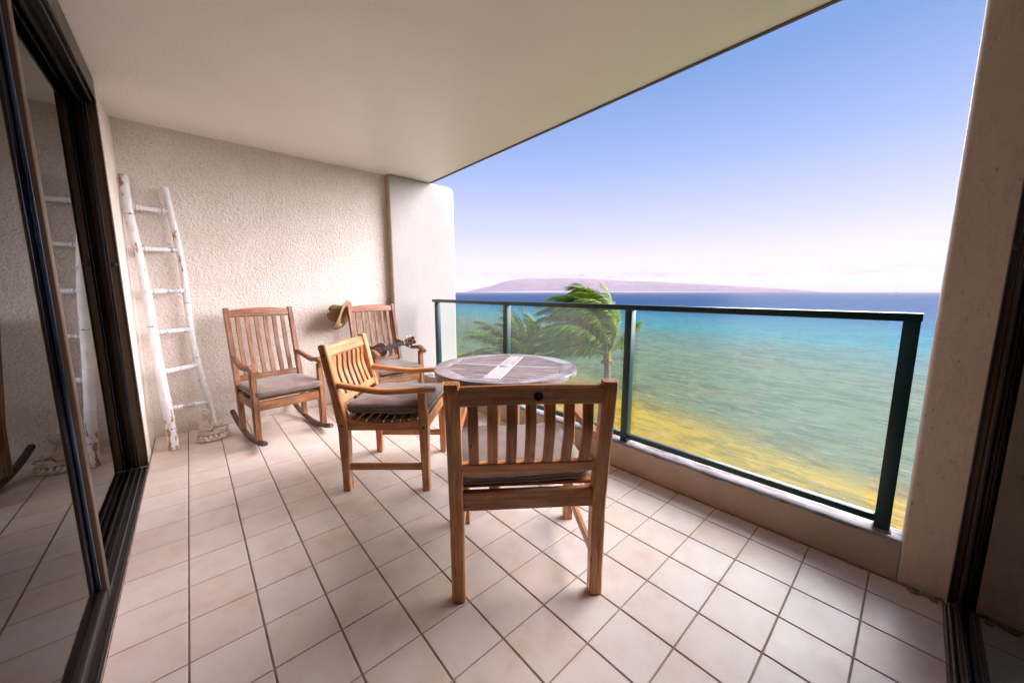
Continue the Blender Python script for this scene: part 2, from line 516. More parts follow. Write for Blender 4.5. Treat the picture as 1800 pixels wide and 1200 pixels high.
class MB:
    """collects shapes into one mesh"""

    def __init__(self):
        self.v, self.f, self.g = [], [], []
        self.seed = V((random.uniform(0, 50), random.uniform(0, 50), random.uniform(0, 50)))

    def box(self, a, b, ch=0.0, grain=0):
        ax = [min(a[i], b[i]) for i in range(3)]
        bx = [max(a[i], b[i]) for i in range(3)]
        k = len(self.v)
        if ch <= 0:
            vs = [(x, y, z) for z in (ax[2], bx[2]) for (x, y) in ((ax[0], ax[1]), (bx[0], ax[1]), (bx[0], bx[1]), (ax[0], bx[1]))]
            fs = [(3, 2, 1, 0), (4, 5, 6, 7), (0, 1, 5, 4), (1, 2, 6, 5), (2, 3, 7, 6), (3, 0, 4, 7)]
        else:
            bm = bmesh.new()
            bmesh.ops.create_cube(bm, size=1.0)
            for q in bm.verts:
                for i in range(3):
                    q.co[i] = bx[i] if q.co[i] > 0 else ax[i]
            bmesh.ops.bevel(bm, geom=list(bm.edges), offset=ch, segments=2, affect='EDGES', profile=0.5)
            bm.verts.index_update()
            vs = [tuple(q.co) for q in bm.verts]
            fs = [tuple(q.index for q in f.verts) for f in bm.faces]
            bm.free()
        self.v += vs
        self.f += [tuple(i + k for i in f) for f in fs]
        for q in vs:
            g = (q[grain], q[(grain + 1) % 3], q[(grain + 2) % 3])
            self.g.append((g[0] + self.seed.x, g[1] + self.seed.y, g[2] + self.seed.z))
        return self

    def beam(self, pts, wt, up=(0, 0, 1), ch=0.004, caps=True):
        pts = [V(p) for p in pts]
        n = len(pts)
        if not isinstance(wt, list):
            wt = [wt] * n
        k = len(self.v)
        s = 0.0
        up = V(up)
        for i, p in enumerate(pts):
            if i == 0: t = pts[1] - pts[0]
            elif i == n - 1: t = pts[-1] - pts[-2]
            else: t = (pts[i + 1] - p).normalized() + (p - pts[i - 1]).normalized()
            t.normalize()
            side = t.cross(up).normalized()
            u = side.cross(t).normalized()
            if i: s += (p - pts[i - 1]).length
            w, h = wt[i][0] / 2, wt[i][1] / 2
            c = min(ch, w * 0.8, h * 0.8)
            for (a, b) in ((w - c, -h), (w, -h + c), (w, h - c), (w - c, h), (-w + c, h), (-w, h - c), (-w, -h + c), (-w + c, -h)):
                self.v.append(p + side * a + u * b)
                self.g.append((s + self.seed.x, a + self.seed.y, b + self.seed.z))
        for i in range(n - 1):
            for j in range(8):
                a = k + i * 8 + j
                b = k + i * 8 + (j + 1) % 8
                self.f.append((a, b, b + 8, a + 8))
        if caps:
            self.f.append(tuple(k + j for j in reversed(range(8))))
            self.f.append(tuple(k + (n - 1) * 8 + j for j in range(8)))
        return self

    def tube(self, pts, rs, n=10, caps=True, ref=(0, 0, 1)):
        pts = [V(p) for p in pts]
        if not isinstance(rs, (list, tuple)):
            rs = [rs] * len(pts)
        k = len(self.v)
        ref = V(ref)
        s = 0
        for i, p in enumerate(pts):
            if i == 0: t = pts[1] - pts[0]
            elif i == len(pts) - 1: t = pts[-1] - pts[-2]
            else: t = (pts[i + 1] - p).normalized() + (p - pts[i - 1]).normalized()
            t.normalize()
            r_ = ref if abs(t.dot(ref)) < 0.95 else V((1, 0.2, 0))
            a = t.cross(r_).normalized()
            b = a.cross(t).normalized()
            if i: s += (p - pts[i - 1]).length
            for j in range(n):
                th = 2 * math.pi * j / n
                self.v.append(p + (a * math.cos(th) + b * math.sin(th)) * rs[i])
                self.g.append((s + self.seed.x, math.cos(th) * rs[i] + self.seed.y, math.sin(th) * rs[i] + self.seed.z))
        for i in range(len(pts) - 1):
            for j in range(n):
                a = k + i * n + j
                b = k + i * n + (j + 1) % n
                self.f.append((a, a + n, b + n, b))
        if caps:
            self.f.append(tuple(k + j for j in range(n)))
            self.f.append(tuple(k + (len(pts) - 1) * n + j for j in reversed(range(n))))
        return self

    def prism(self, outline, z0, z1, axis=2):
        """extrude a 2-D outline (counter-clockwise) along an axis"""
        k = len(self.v)
        n = len(outline)
        for z in (z0, z1):
            for (a, b) in outline:
                q = (a, b, z) if axis == 2 else ((z, a, b) if axis == 0 else (a, z, b))
                self.v.append(q)
                self.g.append((a + self.seed.x, b + self.seed.y, z + self.seed.z))
        self.f.append(tuple(k + i for i in reversed(range(n))))
        self.f.append(tuple(k + n + i for i in range(n)))
        for i in range(n):
            j = (i + 1) % n
            self.f.append((k + i, k + j, k + n + j, k + n + i))
        return self

    def lathe(self, prof, n=16, center=(0, 0, 0)):
        k = len(self.v)
        c = V(center)
        for (r, z) in prof:
            for j in range(n):
                th = 2 * math.pi * j / n
                q = c + V((r * math.cos(th), r * math.sin(th), z))
                self.v.append(q)
                self.g.append(tuple(q))
        for i in range(len(prof) - 1):
            for j in range(n):
                a = k + i * n + j
                b = k + i * n + (j + 1) % n
                self.f.append((a, b, b + n, a + n))
        self.f.append(tuple(k + j for j in reversed(range(n))))
        self.f.append(tuple(k + (len(prof) - 1) * n + j for j in range(n)))
        return self

    def xform(self, mat):
        self.v = [mat @ V(q) for q in self.v]
        return self

    def build(self, name, mat, parent=None, smooth=35, gc=True, loc=None):
        return mesh_obj(name, self.v, self.f, mat, parent, self.g if gc else None, smooth, loc)


def copy_tree(o, parent=None):
    c = o.copy()
    COL.objects.link(c)
    c.parent = parent
    for ch in list(o.children):
        copy_tree(ch, c)
    return c


# ================================================================ SETTING
ZC = 2.51                      # ceiling height
XW = 2.235                     # inner face of the parapet
YF = 2.685                     # far wall
SEA = -14.0

# --- sea
m = Mat('sea_water')
p = m.pos('World')
sx = m.node('ShaderNodeSeparateXYZ', {0: p})
X, Y = sx.outputs[0], sx.outputs[1]
warp = m.math('MULTIPLY', m.math('SUBTRACT', m.noise(m.mapv(p, (0.035, 0.018, 0)), 1.0, 6, 0.6, 0.5), 0.5), 0.55)
# distance offshore, read on a log scale
off = m.math('ADD', X, m.math('MULTIPLY', m.math('MINIMUM', m.math('MAXIMUM', Y, -60.0), 26.0), -0.25))
lg = m.math('LOGARITHM', m.math('MAXIMUM', off, 5.0), 10.0)
t = m.math('DIVIDE', m.math('SUBTRACT', m.math('ADD', lg, m.math('MULTIPLY', warp, 0.38)), 1.5), 1.7)
SEAC = [(0.0, (0.40, 0.235, 0.003)), (0.040, (0.42, 0.265, 0.003)), (0.066, (0.225, 0.170, 0.022)), (0.10, (0.128, 0.158, 0.066)),
        (0.18, (0.108, 0.168, 0.086)), (0.26, (0.130, 0.175, 0.105)), (0.335, (0.098, 0.195, 0.160)), (0.40, (0.034, 0.215, 0.230)), (0.48, (0.015, 0.165, 0.235)),
        (0.58, (0.010, 0.092, 0.195)), (0.70, (0.009, 0.064, 0.165)), (1.0, (0.008, 0.050, 0.14))]
c = m.ramp(t, SEAC)
st = m.mix(0.55, m.noise(m.mapv(p, (0.30, 0.10, 0)), 1.0, 5, 0.6, 0.4), m.noise(m.mapv(p, (0.85, 0.36, 0), rot=(0, 0, 0.25)), 1.0, 4, 0.7, 0.6))
c = m.mix(m.ramp(st, [(0.43, 0.80), (0.53, 0.0)]), c, m.mix(1.0, c, (0.40, 0.50, 0.54), 'MULTIPLY'))
big = m.noise(m.mapv(p, (0.020, 0.007, 0)), 1.0, 5, 0.6)
c = m.mix(m.ramp(big, [(0.40, 0.55), (0.58, 0.0)]), c, m.mix(1.0, c, (0.70, 0.85, 0.95), 'MULTIPLY'))
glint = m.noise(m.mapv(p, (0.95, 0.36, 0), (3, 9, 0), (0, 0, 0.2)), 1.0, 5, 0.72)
c = m.mix(m.ramp(glint, [(0.56, 0.0), (0.70, 0.34)]), c, (0.42, 0.42, 0.34))  # wave glints painted into the water colour as pale flecks
foam = m.noise(m.mapv(p, (0.11, 0.035, 0), (31, 4, 0)), 1.0, 8, 0.74)
c = m.mix(m.ramp(foam, [(0.715, 0.0), (0.745, 0.8)]), c, (0.8, 0.82, 0.82))
m.n.remove(m.b)
sd_ = m.node('ShaderNodeBsdfDiffuse', {'Color': c})
sg_ = m.node('ShaderNodeBsdfGlossy', {'Color': (0.8, 0.9, 1.0, 1), 'Roughness': 0.35})
smx = m.node('ShaderNodeMixShader', {0: 0.02})
m.l.new(sd_.outputs[0], smx.inputs[1]); m.l.new(sg_.outputs[0], smx.inputs[2])
m.l.new(smx.outputs[0], m.out.inputs['Surface'])
hb = m.mix(0.5, m.noise(m.mapv(p, (0.9, 0.26, 0)), 1.0, 6, 0.65, 0.4), glint)
bo = m.node('ShaderNodeBump', {'Height': hb, 'Strength': 0.7, 'Distance': 0.4}).outputs[0]
m.l.new(bo, sd_.inputs['Normal']); m.l.new(bo, sg_.inputs['Normal'])
MT['sea'] = m.m
bm = bmesh.new()
bmesh.ops.create_circle(bm, cap_ends=True, segments=96, radius=8800)
me = bpy.data.meshes.new('sea'); bm.to_mesh(me); bm.free()
me.materials.append(MT['sea'])
sea = bpy.data.objects.new('sea', me); sea.location = (0, 0, SEA); COL.objects.link(sea)
tag(sea, kind='structure')

# --- shore and ground behind the beach
m = Mat('beach_sand')
p = m.pos('World')
gx = m.node('ShaderNodeSeparateXYZ', {0: p}).outputs[0]
sand = m.ramp(m.noise(p, 0.8, 7), [(0.3, (0.40, 0.30, 0.17)), (0.7, (0.50, 0.40, 0.25))])
lawn = m.ramp(m.noise(p, 1.5, 7), [(0.3, (0.04, 0.075, 0.015)), (0.7, (0.08, 0.13, 0.03))])
c = m.mix(m.ramp(m.math('ADD', m.math('DIVIDE', gx, 40.0), m.math('MULTIPLY', m.noise(p, 0.15, 5), 0.1)), [(0.50, 0.0), (0.52, 1.0)]), lawn, sand)
m.set(Base_Color=c, Roughness=0.9)
m.bump(m.noise(p, 6, 6), 0.4, 0.05)
gv, gf = [], []
NX, NY = 24, 40
for i in range(NX + 1):
    for j in range(NY + 1):
        x = -400 + 430 * i / NX if i < NX - 6 else 8 + (31 - 8) * (i - (NX - 6)) / 6
        y = -600 + 1200 * j / NY
        z = SEA + 0.9 if x < 16 else SEA + 0.9 - 1.1 * ((x - 16) / 15) ** 1.2
        gv.append((x + (1.2 * math.sin(y * 0.05) if x > 12 else 0), y, z))
for i in range(NX):
    for j in range(NY):
        a = i * (NY + 1) + j
        gf.append((a, a + NY + 1, a + NY + 2, a + 1))
tag(mesh_obj('beach', gv, gf, m.m, smooth=60), kind='structure')

# --- island on the horizon
m = Mat('island_earth')
p = m.pos('World')
pz = m.node('ShaderNodeSeparateXYZ', {0: p}).outputs[2]
n = m.noise(p, 0.004, 7, 0.6)
c = m.ramp(n, [(0.3, (0.25, 0.125, 0.15)), (0.7, (0.38, 0.21, 0.215))])
gully_shade = m.noise(m.mapv(p, (0.0045, 0.0045, 0.012), rot=(0, 0, 0.6)), 1.0, 8, 0.72, 0.8)
c = m.mix(m.ramp(gully_shade, [(0.46, 0.0), (0.60, 0.7)]), c, (0.12, 0.105, 0.125))  # gully shade painted into the earth colour as dark streaks
m.set(Base_Color=c, Roughness=0.95)
m.b.inputs['Specular IOR Level'].default_value = 0.0
prof = [(33.5, 0.0), (34.7, 0.10), (36.5, 0.5), (38.5, 0.95), (40.0, 1.5), (41.8, 1.95), (43.8, 2.10), (46, 2.14), (48.5, 2.12), (51, 2.10), (54, 2.0),
        (56.5, 1.82), (59, 1.62), (62, 1.50), (65, 1.36), (68, 1.15), (71, 0.90), (74, 0.66), (77, 0.42), (80, 0.2), (82, 0.06), (83.5, 0.0)]
def prof_at(h):
    for (a, b), (c_, d) in zip(prof, prof[1:]):
        if a <= h <= c_:
            return b + (d - b) * (h - a) / (c_ - a)
    return 0.0
iv, jf = [], []
NA, NR = 150, 26
R1, R2 = 5600.0, 7900.0
for i in range(NA + 1):
    h = 33.5 + 50.0 * i / NA
    top = prof_at(h) * 0.975
    for j in range(NR + 1):
        u = j / NR
        r = R1 + (R2 - R1) * u
        k = math.sin(math.pi * min(1.0, u * 0.94 + 0.03)) ** 0.9
        x, y = r * math.sin(rad(h)), r * math.cos(rad(h))
        z0 = math.tan(rad(top)) * (R1 + R2) / 2 + 15.2 * min(1.0, top * 4)
        ridge = noise.fractal(V((x * 0.0035, y * 0.0035, 0.3)), 1.0, 2.1, 5)
        gullies = abs(noise.noise(V((h * 1.3, u * 1.5, 2.0))))
        z = z0 * k * (1 + 0.05 * ridge - 0.10 * gullies * (1 - u))
        iv.append((x, y, SEA - 2 + max(0.0, z + 2 * (k > 0.05))))
for i in range(NA):
    for j in range(NR):
        a = i * (NR + 1) + j
        jf.append((a, a + 1, a + NR + 2, a + NR + 1))
tag(mesh_obj('island', iv, jf, m.m, smooth=80), kind='structure')

# --- haze over the water
mh = bpy.data.materials.new('haze')
mh.use_nodes = True
mh.node_tree.nodes.clear()
ho = mh.node_tree.nodes.new('ShaderNodeOutputMaterial')
hv = mh.node_tree.nodes.new('ShaderNodeVolumePrincipled')
hv.inputs['Color'].default_value = (0.84, 0.82, 0.92, 1)
hv.inputs['Density'].default_value = 0.00009
hv.inputs['Anisotropy'].default_value = 0.0
mh.node_tree.links.new(hv.outputs[0], ho.inputs['Volume'])
HZ = MB().box((-9300, -9300, SEA - 3.5), (9300, 9300, 330)).build('haze', mh, smooth=None, gc=False)
tag(HZ, kind='stuff')

# --- floor slab, tiles
PT = 0.2075
floor_o = MB().box((-0.2065, -1.665, -0.20), (2.40, 2.70, -0.0032)).build('floor', MT['grout'], smooth=None, gc=False)
tag(floor_o, kind='structure')


def tile_mesh(w, h, name='tile'):
    a, b = w / 2, h / 2
    v, i = [], 0.0016
    for (dx, dy, z) in ((0, 0, -0.0085), (0, 0, -0.0016), (i, i, 0.0)):
        v += [(-a + dx, -b + dy, z), (a - dx, -b + dy, z), (a - dx, b - dy, z), (-a + dx, b - dy, z)]
    f = [(8, 9, 10, 11)]
    for k in (0, 4):
        for q in range(4):
            f.append((k + q, k + (q + 1) % 4, k + 4 + (q + 1) % 4, k + 4 + q))
    me = bpy.data.meshes.new(name)
    me.from_pydata(v, [], f)
    me.materials.append(MT['tile'])
    return me


tcache = {}
GX, GY = 0.0032, 0.0024        # half joint widths
for i in range(-1, 12):
    for j in range(-8, 13):
        x0, x1 = i * PT + GX, (i + 1) * PT - GX
        y0, y1 = j * PT + GY, (j + 1) * PT - GY
        x1 = min(x1, XW - 0.012)
        y1 = min(y1, YF - 0.010)
        if x1 - x0 < 0.02 or y1 - y0 < 0.02:
            continue
        key = (round(x1 - x0, 4), round(y1 - y0, 4))
        if key not in tcache:
            tcache[key] = tile_mesh(*key)
        o = bpy.data.objects.new('tile', tcache[key])
        o.location = ((x0 + x1) / 2, (y0 + y1) / 2, random.uniform(-0.0006, 0.0))
        o.rotation_euler = (rad(random.uniform(-.09, .09)), rad(random.uniform(-.09, .09)), rad(random.uniform(-.12, .12)))
        COL.objects.link(o)
        o.parent = floor_o
# dirty caulk line where tiles meet the parapet
cb = MB()
y = -1.66
while y < YF - 0.05:
    L = random.uniform(0.03, 0.16)
    w = random.uniform(0.006, 0.013)
    if random.random() < 0.85:
        cb.beam([(XW - 0.004, y, 0.000), (XW - 0.004, min(y + L, YF - 0.03), 0.000)], (w, 0.010 * random.uniform(0.6, 1.3)), ch=0.003)
    y += L * random.uniform(0.95, 1.1)
for k in range(26):
    q = random.uniform(-1.6, 1.0)
    s = random.uniform(0.004, 0.009)
    cb.box((XW - 0.014 - s, q, 0.0002), (XW - 0.012, q + s * 1.3, s * 0.7), 0.0015)
for k in range(14):
    q = random.uniform(-1.655, -1.56)
    s = random.uniform(0.006, 0.014)
    xx = random.uniform(XW - 0.035, XW - 0.004)
    cb.box((xx - s, q, 0.0002), (xx, q + s * 1.4, s * 0.8), 0.002)
cb.build('caulk', MT['caulk'], floor_o)

# --- far stucco wall, with real lumps
def stucco_sheet(name, org, du, dv, nrm, nu, nv, amp, back, parent=None):
    """a lumpy sheet plus the slab behind it, one mesh"""
    org, du, dv, nrm = V(org), V(du), V(dv), V(nrm)
    vs, fs = [], []
    for i in range(nu + 1):
        for j in range(nv + 1):
            q = org + du * (i / nu) + dv * (j / nv)
            s = noise.noise(q * 66) * 0.6 + noise.noise(q * 112 + V((3, 1, 7))) * 0.5 + noise.noise(q * 28) * 0.18
            vs.append(q + nrm * (s * amp))
    for i in range(nu):
        for j in range(nv):
            a = i * (nv + 1) + j
            fs.append((a, a + nv + 1, a + nv + 2, a + 1))
    k = len(vs)
    c = [org, org + du, org + du + dv, org + dv]
    f0 = -nrm * amp * 1.4
    vs += [q + f0 for q in c] + [q - nrm * back for q in c]
    fs += [(k, k + 1, k + 2, k + 3), (k + 7, k + 6, k + 5, k + 4), (k, k + 4, k + 5, k + 1), (k + 1, k + 5, k + 6, k + 2), (k + 2, k + 6, k + 7, k + 3), (k + 3, k + 7, k + 4, k)]
    return mesh_obj(name, vs, fs, MT['stucco'], parent, None, 180)


w = stucco_sheet('stucco_wall', (-0.25, YF, -0.02), (2.18, 0, 0), (0, 0, ZC + 0.02), (0, -1, 0), 320, 370, 0.0050, 0.20)
tag(w, 'rough cream stucco wall behind the rocking chairs and bamboo ladder', 'wall')
w = stucco_sheet('stucco_wall', (-0.212, 2.035, -0.02), (0, 0.69, 0), (0, 0, ZC + 0.02), (1, 0, 0), 90, 350, 0.0050, 0.15)
tag(w, 'narrow strip of cream stucco wall between the sliding door jamb and the corner', 'wall')

# --- column at the end of the railing
ol = [(1.90, -0.12), (2.735, -0.12), (2.74, 0.4), (2.742, 1.3), (2.742, 2.43)]
for k in range(7):
    a = rad(90 * k / 6)
    ol.append((2.742 - 0.07 + 0.07 * math.cos(a), 2.44 + 0.07 * math.sin(a)))
ol += [(1.90, 2.51)]
bm = bmesh.new()
Yc0, Yc1 = 2.590, 2.80
fv = [bm.verts.new((a, Yc0, b)) for a, b in ol]
bv = [bm.verts.new((a, Yc1, b)) for a, b in ol]
ff = bm.faces.new(fv)
bm.faces.new(list(reversed(bv)))
n = len(ol)
for i in range(n):
    j = (i + 1) % n
    bm.faces.new((fv[j], fv[i], bv[i], bv[j]))
bmesh.ops.recalc_face_normals(bm, faces=bm.faces)
ed = [e for e in bm.edges if all(abs(q.co.y - Yc0) < 1e-4 for q in e.verts) and not all(q.co.x < 1.91 for q in e.verts) and not all(q.co.z < 0 for q in e.verts)]
bmesh.ops.bevel(bm, geom=ed, offset=0.022, segments=4, affect='EDGES', profile=0.5)
me = bpy.data.meshes.new('column'); bm.to_mesh(me); bm.free()
me.materials.append(MT['column'])
for f in me.polygons: f.use_smooth = True
me.set_sharp_from_angle(angle=rad(40))
col_o = bpy.data.objects.new('column', me); COL.objects.link(col_o)
tag(col_o, 'smooth off-white column with a rounded outer edge behind the far rocking chair', 'column')
MB().box((1.893, Yc0 + 0.004, 0), (1.899, YF - 0.004, ZC - 0.002)).build('side_strip', MT['brown_paint'], col_o, None)
MB().box((1.90, Yc0, -13.4), (2.735, Yc1, -0.125)).build('column_shaft', MT['column'], col_o, None)

# --- ceiling
ce = MB().box((-0.364, -1.80, ZC), (2.42, YF + 0.19, ZC + 0.22), 0.0).build('ceiling', MT['ceiling'], smooth=None, gc=False)
tag(ce, kind='structure')
MB().box((2.402, -1.80, ZC - 0.009), (2.4225, YF - 0.10, ZC - 0.0005), 0.002).build('drip_edge', MT['trim'], ce, None)

# --- parapet and the pillar at its near end
bm = bmesh.new()
ny = 120
secs = []
for i in range(ny + 1):
    y = -1.53 + (2.585 + 1.53) * i / ny
    ring = []
    pr = [(XW, -0.20)]
    for k in range(6):
        pr.append((XW, -0.0 + 0.165 * k / 5))
    pr += [(XW + 0.002, 0.171), (XW + 0.007, 0.1755), (XW + 0.03, 0.176), (XW + 0.06, 0.1755), (XW + 0.10, 0.174), (XW + 0.122, 0.172), (XW + 0.127, 0.165), (XW + 0.127, -0.6)]
    for k, (a, b) in enumerate(pr):
        q = V((a, y, b))
        if 0 < k < len(pr) - 1:
            d = noise.fractal(q * 9, 1.0, 2.0, 4) * 0.0035 + noise.noise(q * 60) * 0.0012
            if b > 0.168: q.z += d
            q.x += d * 0.6
        ring.append(bm.verts.new(q))
    secs.append(ring)
for i in range(ny):
    for k in range(len(secs[0]) - 1):
        bm.faces.new((secs[i][k], secs[i][k + 1], secs[i + 1][k + 1], secs[i + 1][k]))
for r_ in (secs[0], secs[-1]):
    bm.faces.new(r_)
bmesh.ops.recalc_face_normals(bm, faces=bm.faces)
me = bpy.data.meshes.new('parapet'); bm.to_mesh(me); bm.free()
me.materials.append(MT['parapet'])
for f in me.polygons: f.use_smooth = True
me.set_sharp_from_angle(angle=rad(50))
par = bpy.data.objects.new('low_wall', me); COL.objects.link(par)
tag(par, 'low tan concrete kerb wall with peeling white top under the glass railing', 'low wall')

bm = bmesh.new()
bmesh.ops.create_cube(bm, size=1.0)
for q in bm.verts:
    q.co.x = XW + 0.127 if q.co.x > 0 else XW
    q.co.y = -1.53 if q.co.y > 0 else -2.2
    q.co.z = ZC - 0.001 if q.co.z > 0 else -0.2
ed = [e for e in bm.edges if all(q.co.y > -1.6 for q in e.verts) and abs(e.verts[0].co.x - e.verts[1].co.x) < 1e-4]
bmesh.ops.bevel(bm, geom=ed, offset=0.010, segments=3, affect='EDGES', profile=0.5)
me = bpy.data.meshes.new('pillar'); bm.to_mesh(me); bm.free()
m2 = Mat('pillar_two_tone')
p = m2.pos('World')
ny_ = m2.node('ShaderNodeSeparateXYZ', {0: m2.node('ShaderNodeNewGeometry').outputs['Normal']}).outputs[1]
e_ = m2.math('ADD', ny_, m2.math('MULTIPLY', m2.math('SUBTRACT', m2.noise(p, 25, 4), 0.5), 0.4))
tn = m2.ramp(m2.noise(p, 3.4, 6), [(0.3, (0.78, 0.62, 0.50)), (0.7, (0.86, 0.71, 0.59))])
pk = m2.node('ShaderNodeTexVoronoi', {'Vector': m2.mapv(p, (1, 1, 0.55)), 'Scale': 38.0, 'Randomness': 1.0}).outputs['Distance']
tn = m2.mix(m2.math('MULTIPLY', m2.ramp(pk, [(0.10, 0.6), (0.22, 0.0)]), m2.ramp(m2.noise(p, 6, 4), [(0.45, 0.0), (0.65, 1.0)])), tn, (0.26, 0.18, 0.13))
ck = m2.noise(m2.mapv(p, (6, 6, 2)), 1.4, 9, 0.75)
tn = m2.mix(m2.ramp(ck, [(0.492, 0.0), (0.5, 0.45), (0.508, 0.0)]), tn, (0.34, 0.25, 0.19))
c = m2.mix(m2.ramp(e_, [(0.45, 0.0), (0.6, 1.0)]), tn, (0.78, 0.77, 0.76))
m2.set(Base_Color=c, Roughness=0.6)
m2.b.inputs['Specular IOR Level'].default_value = 0.3
m2.bump(m2.mix(0.5, m2.noise(p, 14, 6), pk), 0.35, 0.006)
me.materials.append(m2.m)
pil = bpy.data.objects.new('pillar', me); COL.objects.link(pil)
tag(pil, 'tan painted concrete pillar with a white reveal at the near end of the railing', 'pillar')

# --- the rooms behind the two glass doors (plain dark interiors)
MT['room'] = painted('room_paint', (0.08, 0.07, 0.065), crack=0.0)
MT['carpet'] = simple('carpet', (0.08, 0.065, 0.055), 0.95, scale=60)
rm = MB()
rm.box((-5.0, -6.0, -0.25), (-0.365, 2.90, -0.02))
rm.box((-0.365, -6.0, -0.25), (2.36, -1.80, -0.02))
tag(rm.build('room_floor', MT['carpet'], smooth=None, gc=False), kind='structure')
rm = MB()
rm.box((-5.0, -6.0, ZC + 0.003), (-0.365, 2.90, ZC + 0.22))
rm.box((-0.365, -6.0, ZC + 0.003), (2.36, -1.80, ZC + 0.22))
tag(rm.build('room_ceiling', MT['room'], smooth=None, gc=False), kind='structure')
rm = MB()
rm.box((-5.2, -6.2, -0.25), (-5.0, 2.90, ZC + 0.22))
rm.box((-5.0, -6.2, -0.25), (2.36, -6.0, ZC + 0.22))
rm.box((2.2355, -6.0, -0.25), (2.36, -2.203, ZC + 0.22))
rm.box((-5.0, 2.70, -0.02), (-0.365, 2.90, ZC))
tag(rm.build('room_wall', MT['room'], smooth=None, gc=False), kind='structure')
# outer corner post where the two door walls meet, behind the camera
rm = MB().box((-0.365, -1.80, -0.02), (-0.21, -1.665, ZC))
tag(rm.build('corner_wall', MT['stucco'], smooth=None, gc=False), 'short stucco corner wall between the two sliding doors', 'wall')

# ================================================================ LEFT SLIDING DOORS
fr = thing('door_frame', 'dark bronze sliding door frame and track along the left side of the balcony', 'door frame', (-0.21, 2.0, 0))


def local(parent, mb):
    off = V(parent.location)
    mb.v = [V(q) - off for q in mb.v]
    return mb


XG1, XG2 = -0.252, -0.288      # outer and inner glass
ymin = -1.664
h = MB()
h.box((-0.360, ymin, 2.395), (-0.207, 2.034, 2.505), 0.003)
h.box((-0.2065, ymin, 2.375), (-0.2115, 2.034, 2.394), 0.001)
h.box((-0.222, ymin, 2.345), (-0.228, 2.00, 2.3945), 0.001)
h.box((-0.268, ymin, 2.335), (-0.276, 2.00, 2.3945), 0.001)
h.box((-0.312, ymin, 2.335), (-0.330, 2.00, 2.3945), 0.001)
local(fr, h).build('head', MT['track'], fr)
j = MB()
j.box((-0.360, 1.992, 0.012), (-0.207, 2.034, 2.394), 0.002)
local(fr, j).build('jamb', MT['bronze'], fr)
for xx, w_, d_, mt_ in ((-0.2085, 0.003, 0.008, 'track'), (-0.2465, 0.004, 0.020, 'bronze'), (-0.2520, 0.007, 0.006, 'steel_sky_tint'), (-0.2600, 0.004, 0.026, 'track'), (-0.2680, 0.006, 0.012, 'bronze')):
    local(fr, MB().box((xx - w_, 1.992 - d_, 0.014), (xx, 1.9915, 2.394), 0.001)).build('rib', MT[mt_], fr)
k = MB()
k.lathe([(0.0, 0.0), (0.012, 0.0), (0.012, 0.012), (0.008, 0.016), (0.0, 0.016)], 14)
k.xform(Matrix.Translation(V((-0.2275, 1.9918, 1.385)) - V(fr.location)) @ Matrix.Rotation(rad(90), 4, 'X'))
k.build('bumper', MT['rubber'], fr)
t_ = MB()
t_.box((-0.360, ymin, -0.03), (-0.2075, 1.992, 0.006), 0.001)
t_.box((-0.2125, ymin, 0.0062), (-0.2155, 1.992, 0.016), 0.0008)
t_.box((-0.262, ymin, 0.0062), (-0.266, 1.992, 0.020), 0.0008)
t_.box((-0.300, ymin, 0.0062), (-0.304, 1.992, 0.020), 0.0008)
local(fr, t_).build('track', MT['dusty'], fr)
local(fr, MB().box((-0.2355, ymin, 0.0062), (-0.2385, 1.992, 0.017), 0.0008)).build('track_lip', MT['alu'], fr)
# crumbly dark seal along the tiles
sl = MB()
y = ymin
while y < 2.0:
    L = random.uniform(0.01, 0.05)
    w_ = random.uniform(0.002, 0.006)
    sl.box((-0.2074, y, -0.004), (-0.2074 + w_ * 0.5, y + L, 0.004 + w_ * 0.5), 0.0007)
    y += L * 1.05
local(fr, sl).build('seal', MT['grout'], fr)

d1 = thing('sliding_door', 'nearer tinted glass sliding door panel at the left edge, with bronze stile', 'sliding door', (XG1, 0.5, 0.02))
local(d1, MB().box((XG1 - 0.006, ymin + 0.01, 0.075), (XG1, 0.500, 2.36))).build('pane', MT['door_glass'], d1, None, False)
local(d1, MB().box((-0.262, 0.5005, 0.021), (-0.228, 0.548, 2.372), 0.004)).build('stile', MT['bronze'], d1)
local(d1, MB().box((XG1 + 0.0005, 0.488, 0.078), (-0.240, 0.5002, 2.355), 0.002)).build('glazing_bead', MT['steel_sky_tint'], d1)
local(d1, MB().box((-0.238, 0.5485, 0.03), (-0.231, 0.556, 2.36), 0.001)).build('brush_seal', MT['pile'], d1)
local(d1, MB().box((-0.262, ymin + 0.01, 0.021), (-0.230, 0.500, 0.0745), 0.004)).build('bottom_rail', MT['track'], d1)
d2 = thing('sliding_door', 'farther tinted glass door panel reflecting the bamboo ladder, beside the jamb', 'sliding door', (XG2, 1.3, 0.02))
local(d2, MB().box((XG2 - 0.006, 0.45, 0.032), (XG2, 1.991, 2.36))).build('pane', MT['door_glass'], d2, None, False)
local(d2, MB().box((-0.299, 0.45, 0.021), (-0.284, 1.990, 0.0315), 0.002)).build('bottom_rail', MT['track'], d2)
local(d2, MB().box((-0.299, 0.45, 2.3605), (-0.280, 1.990, 2.40), 0.002)).build('top_rail', MT['track'], d2)
local(d2, MB().box((-0.299, 0.40, 0.0215), (-0.272, 0.4495, 2.372), 0.004)).build('stile', MT['bronze'], d2)

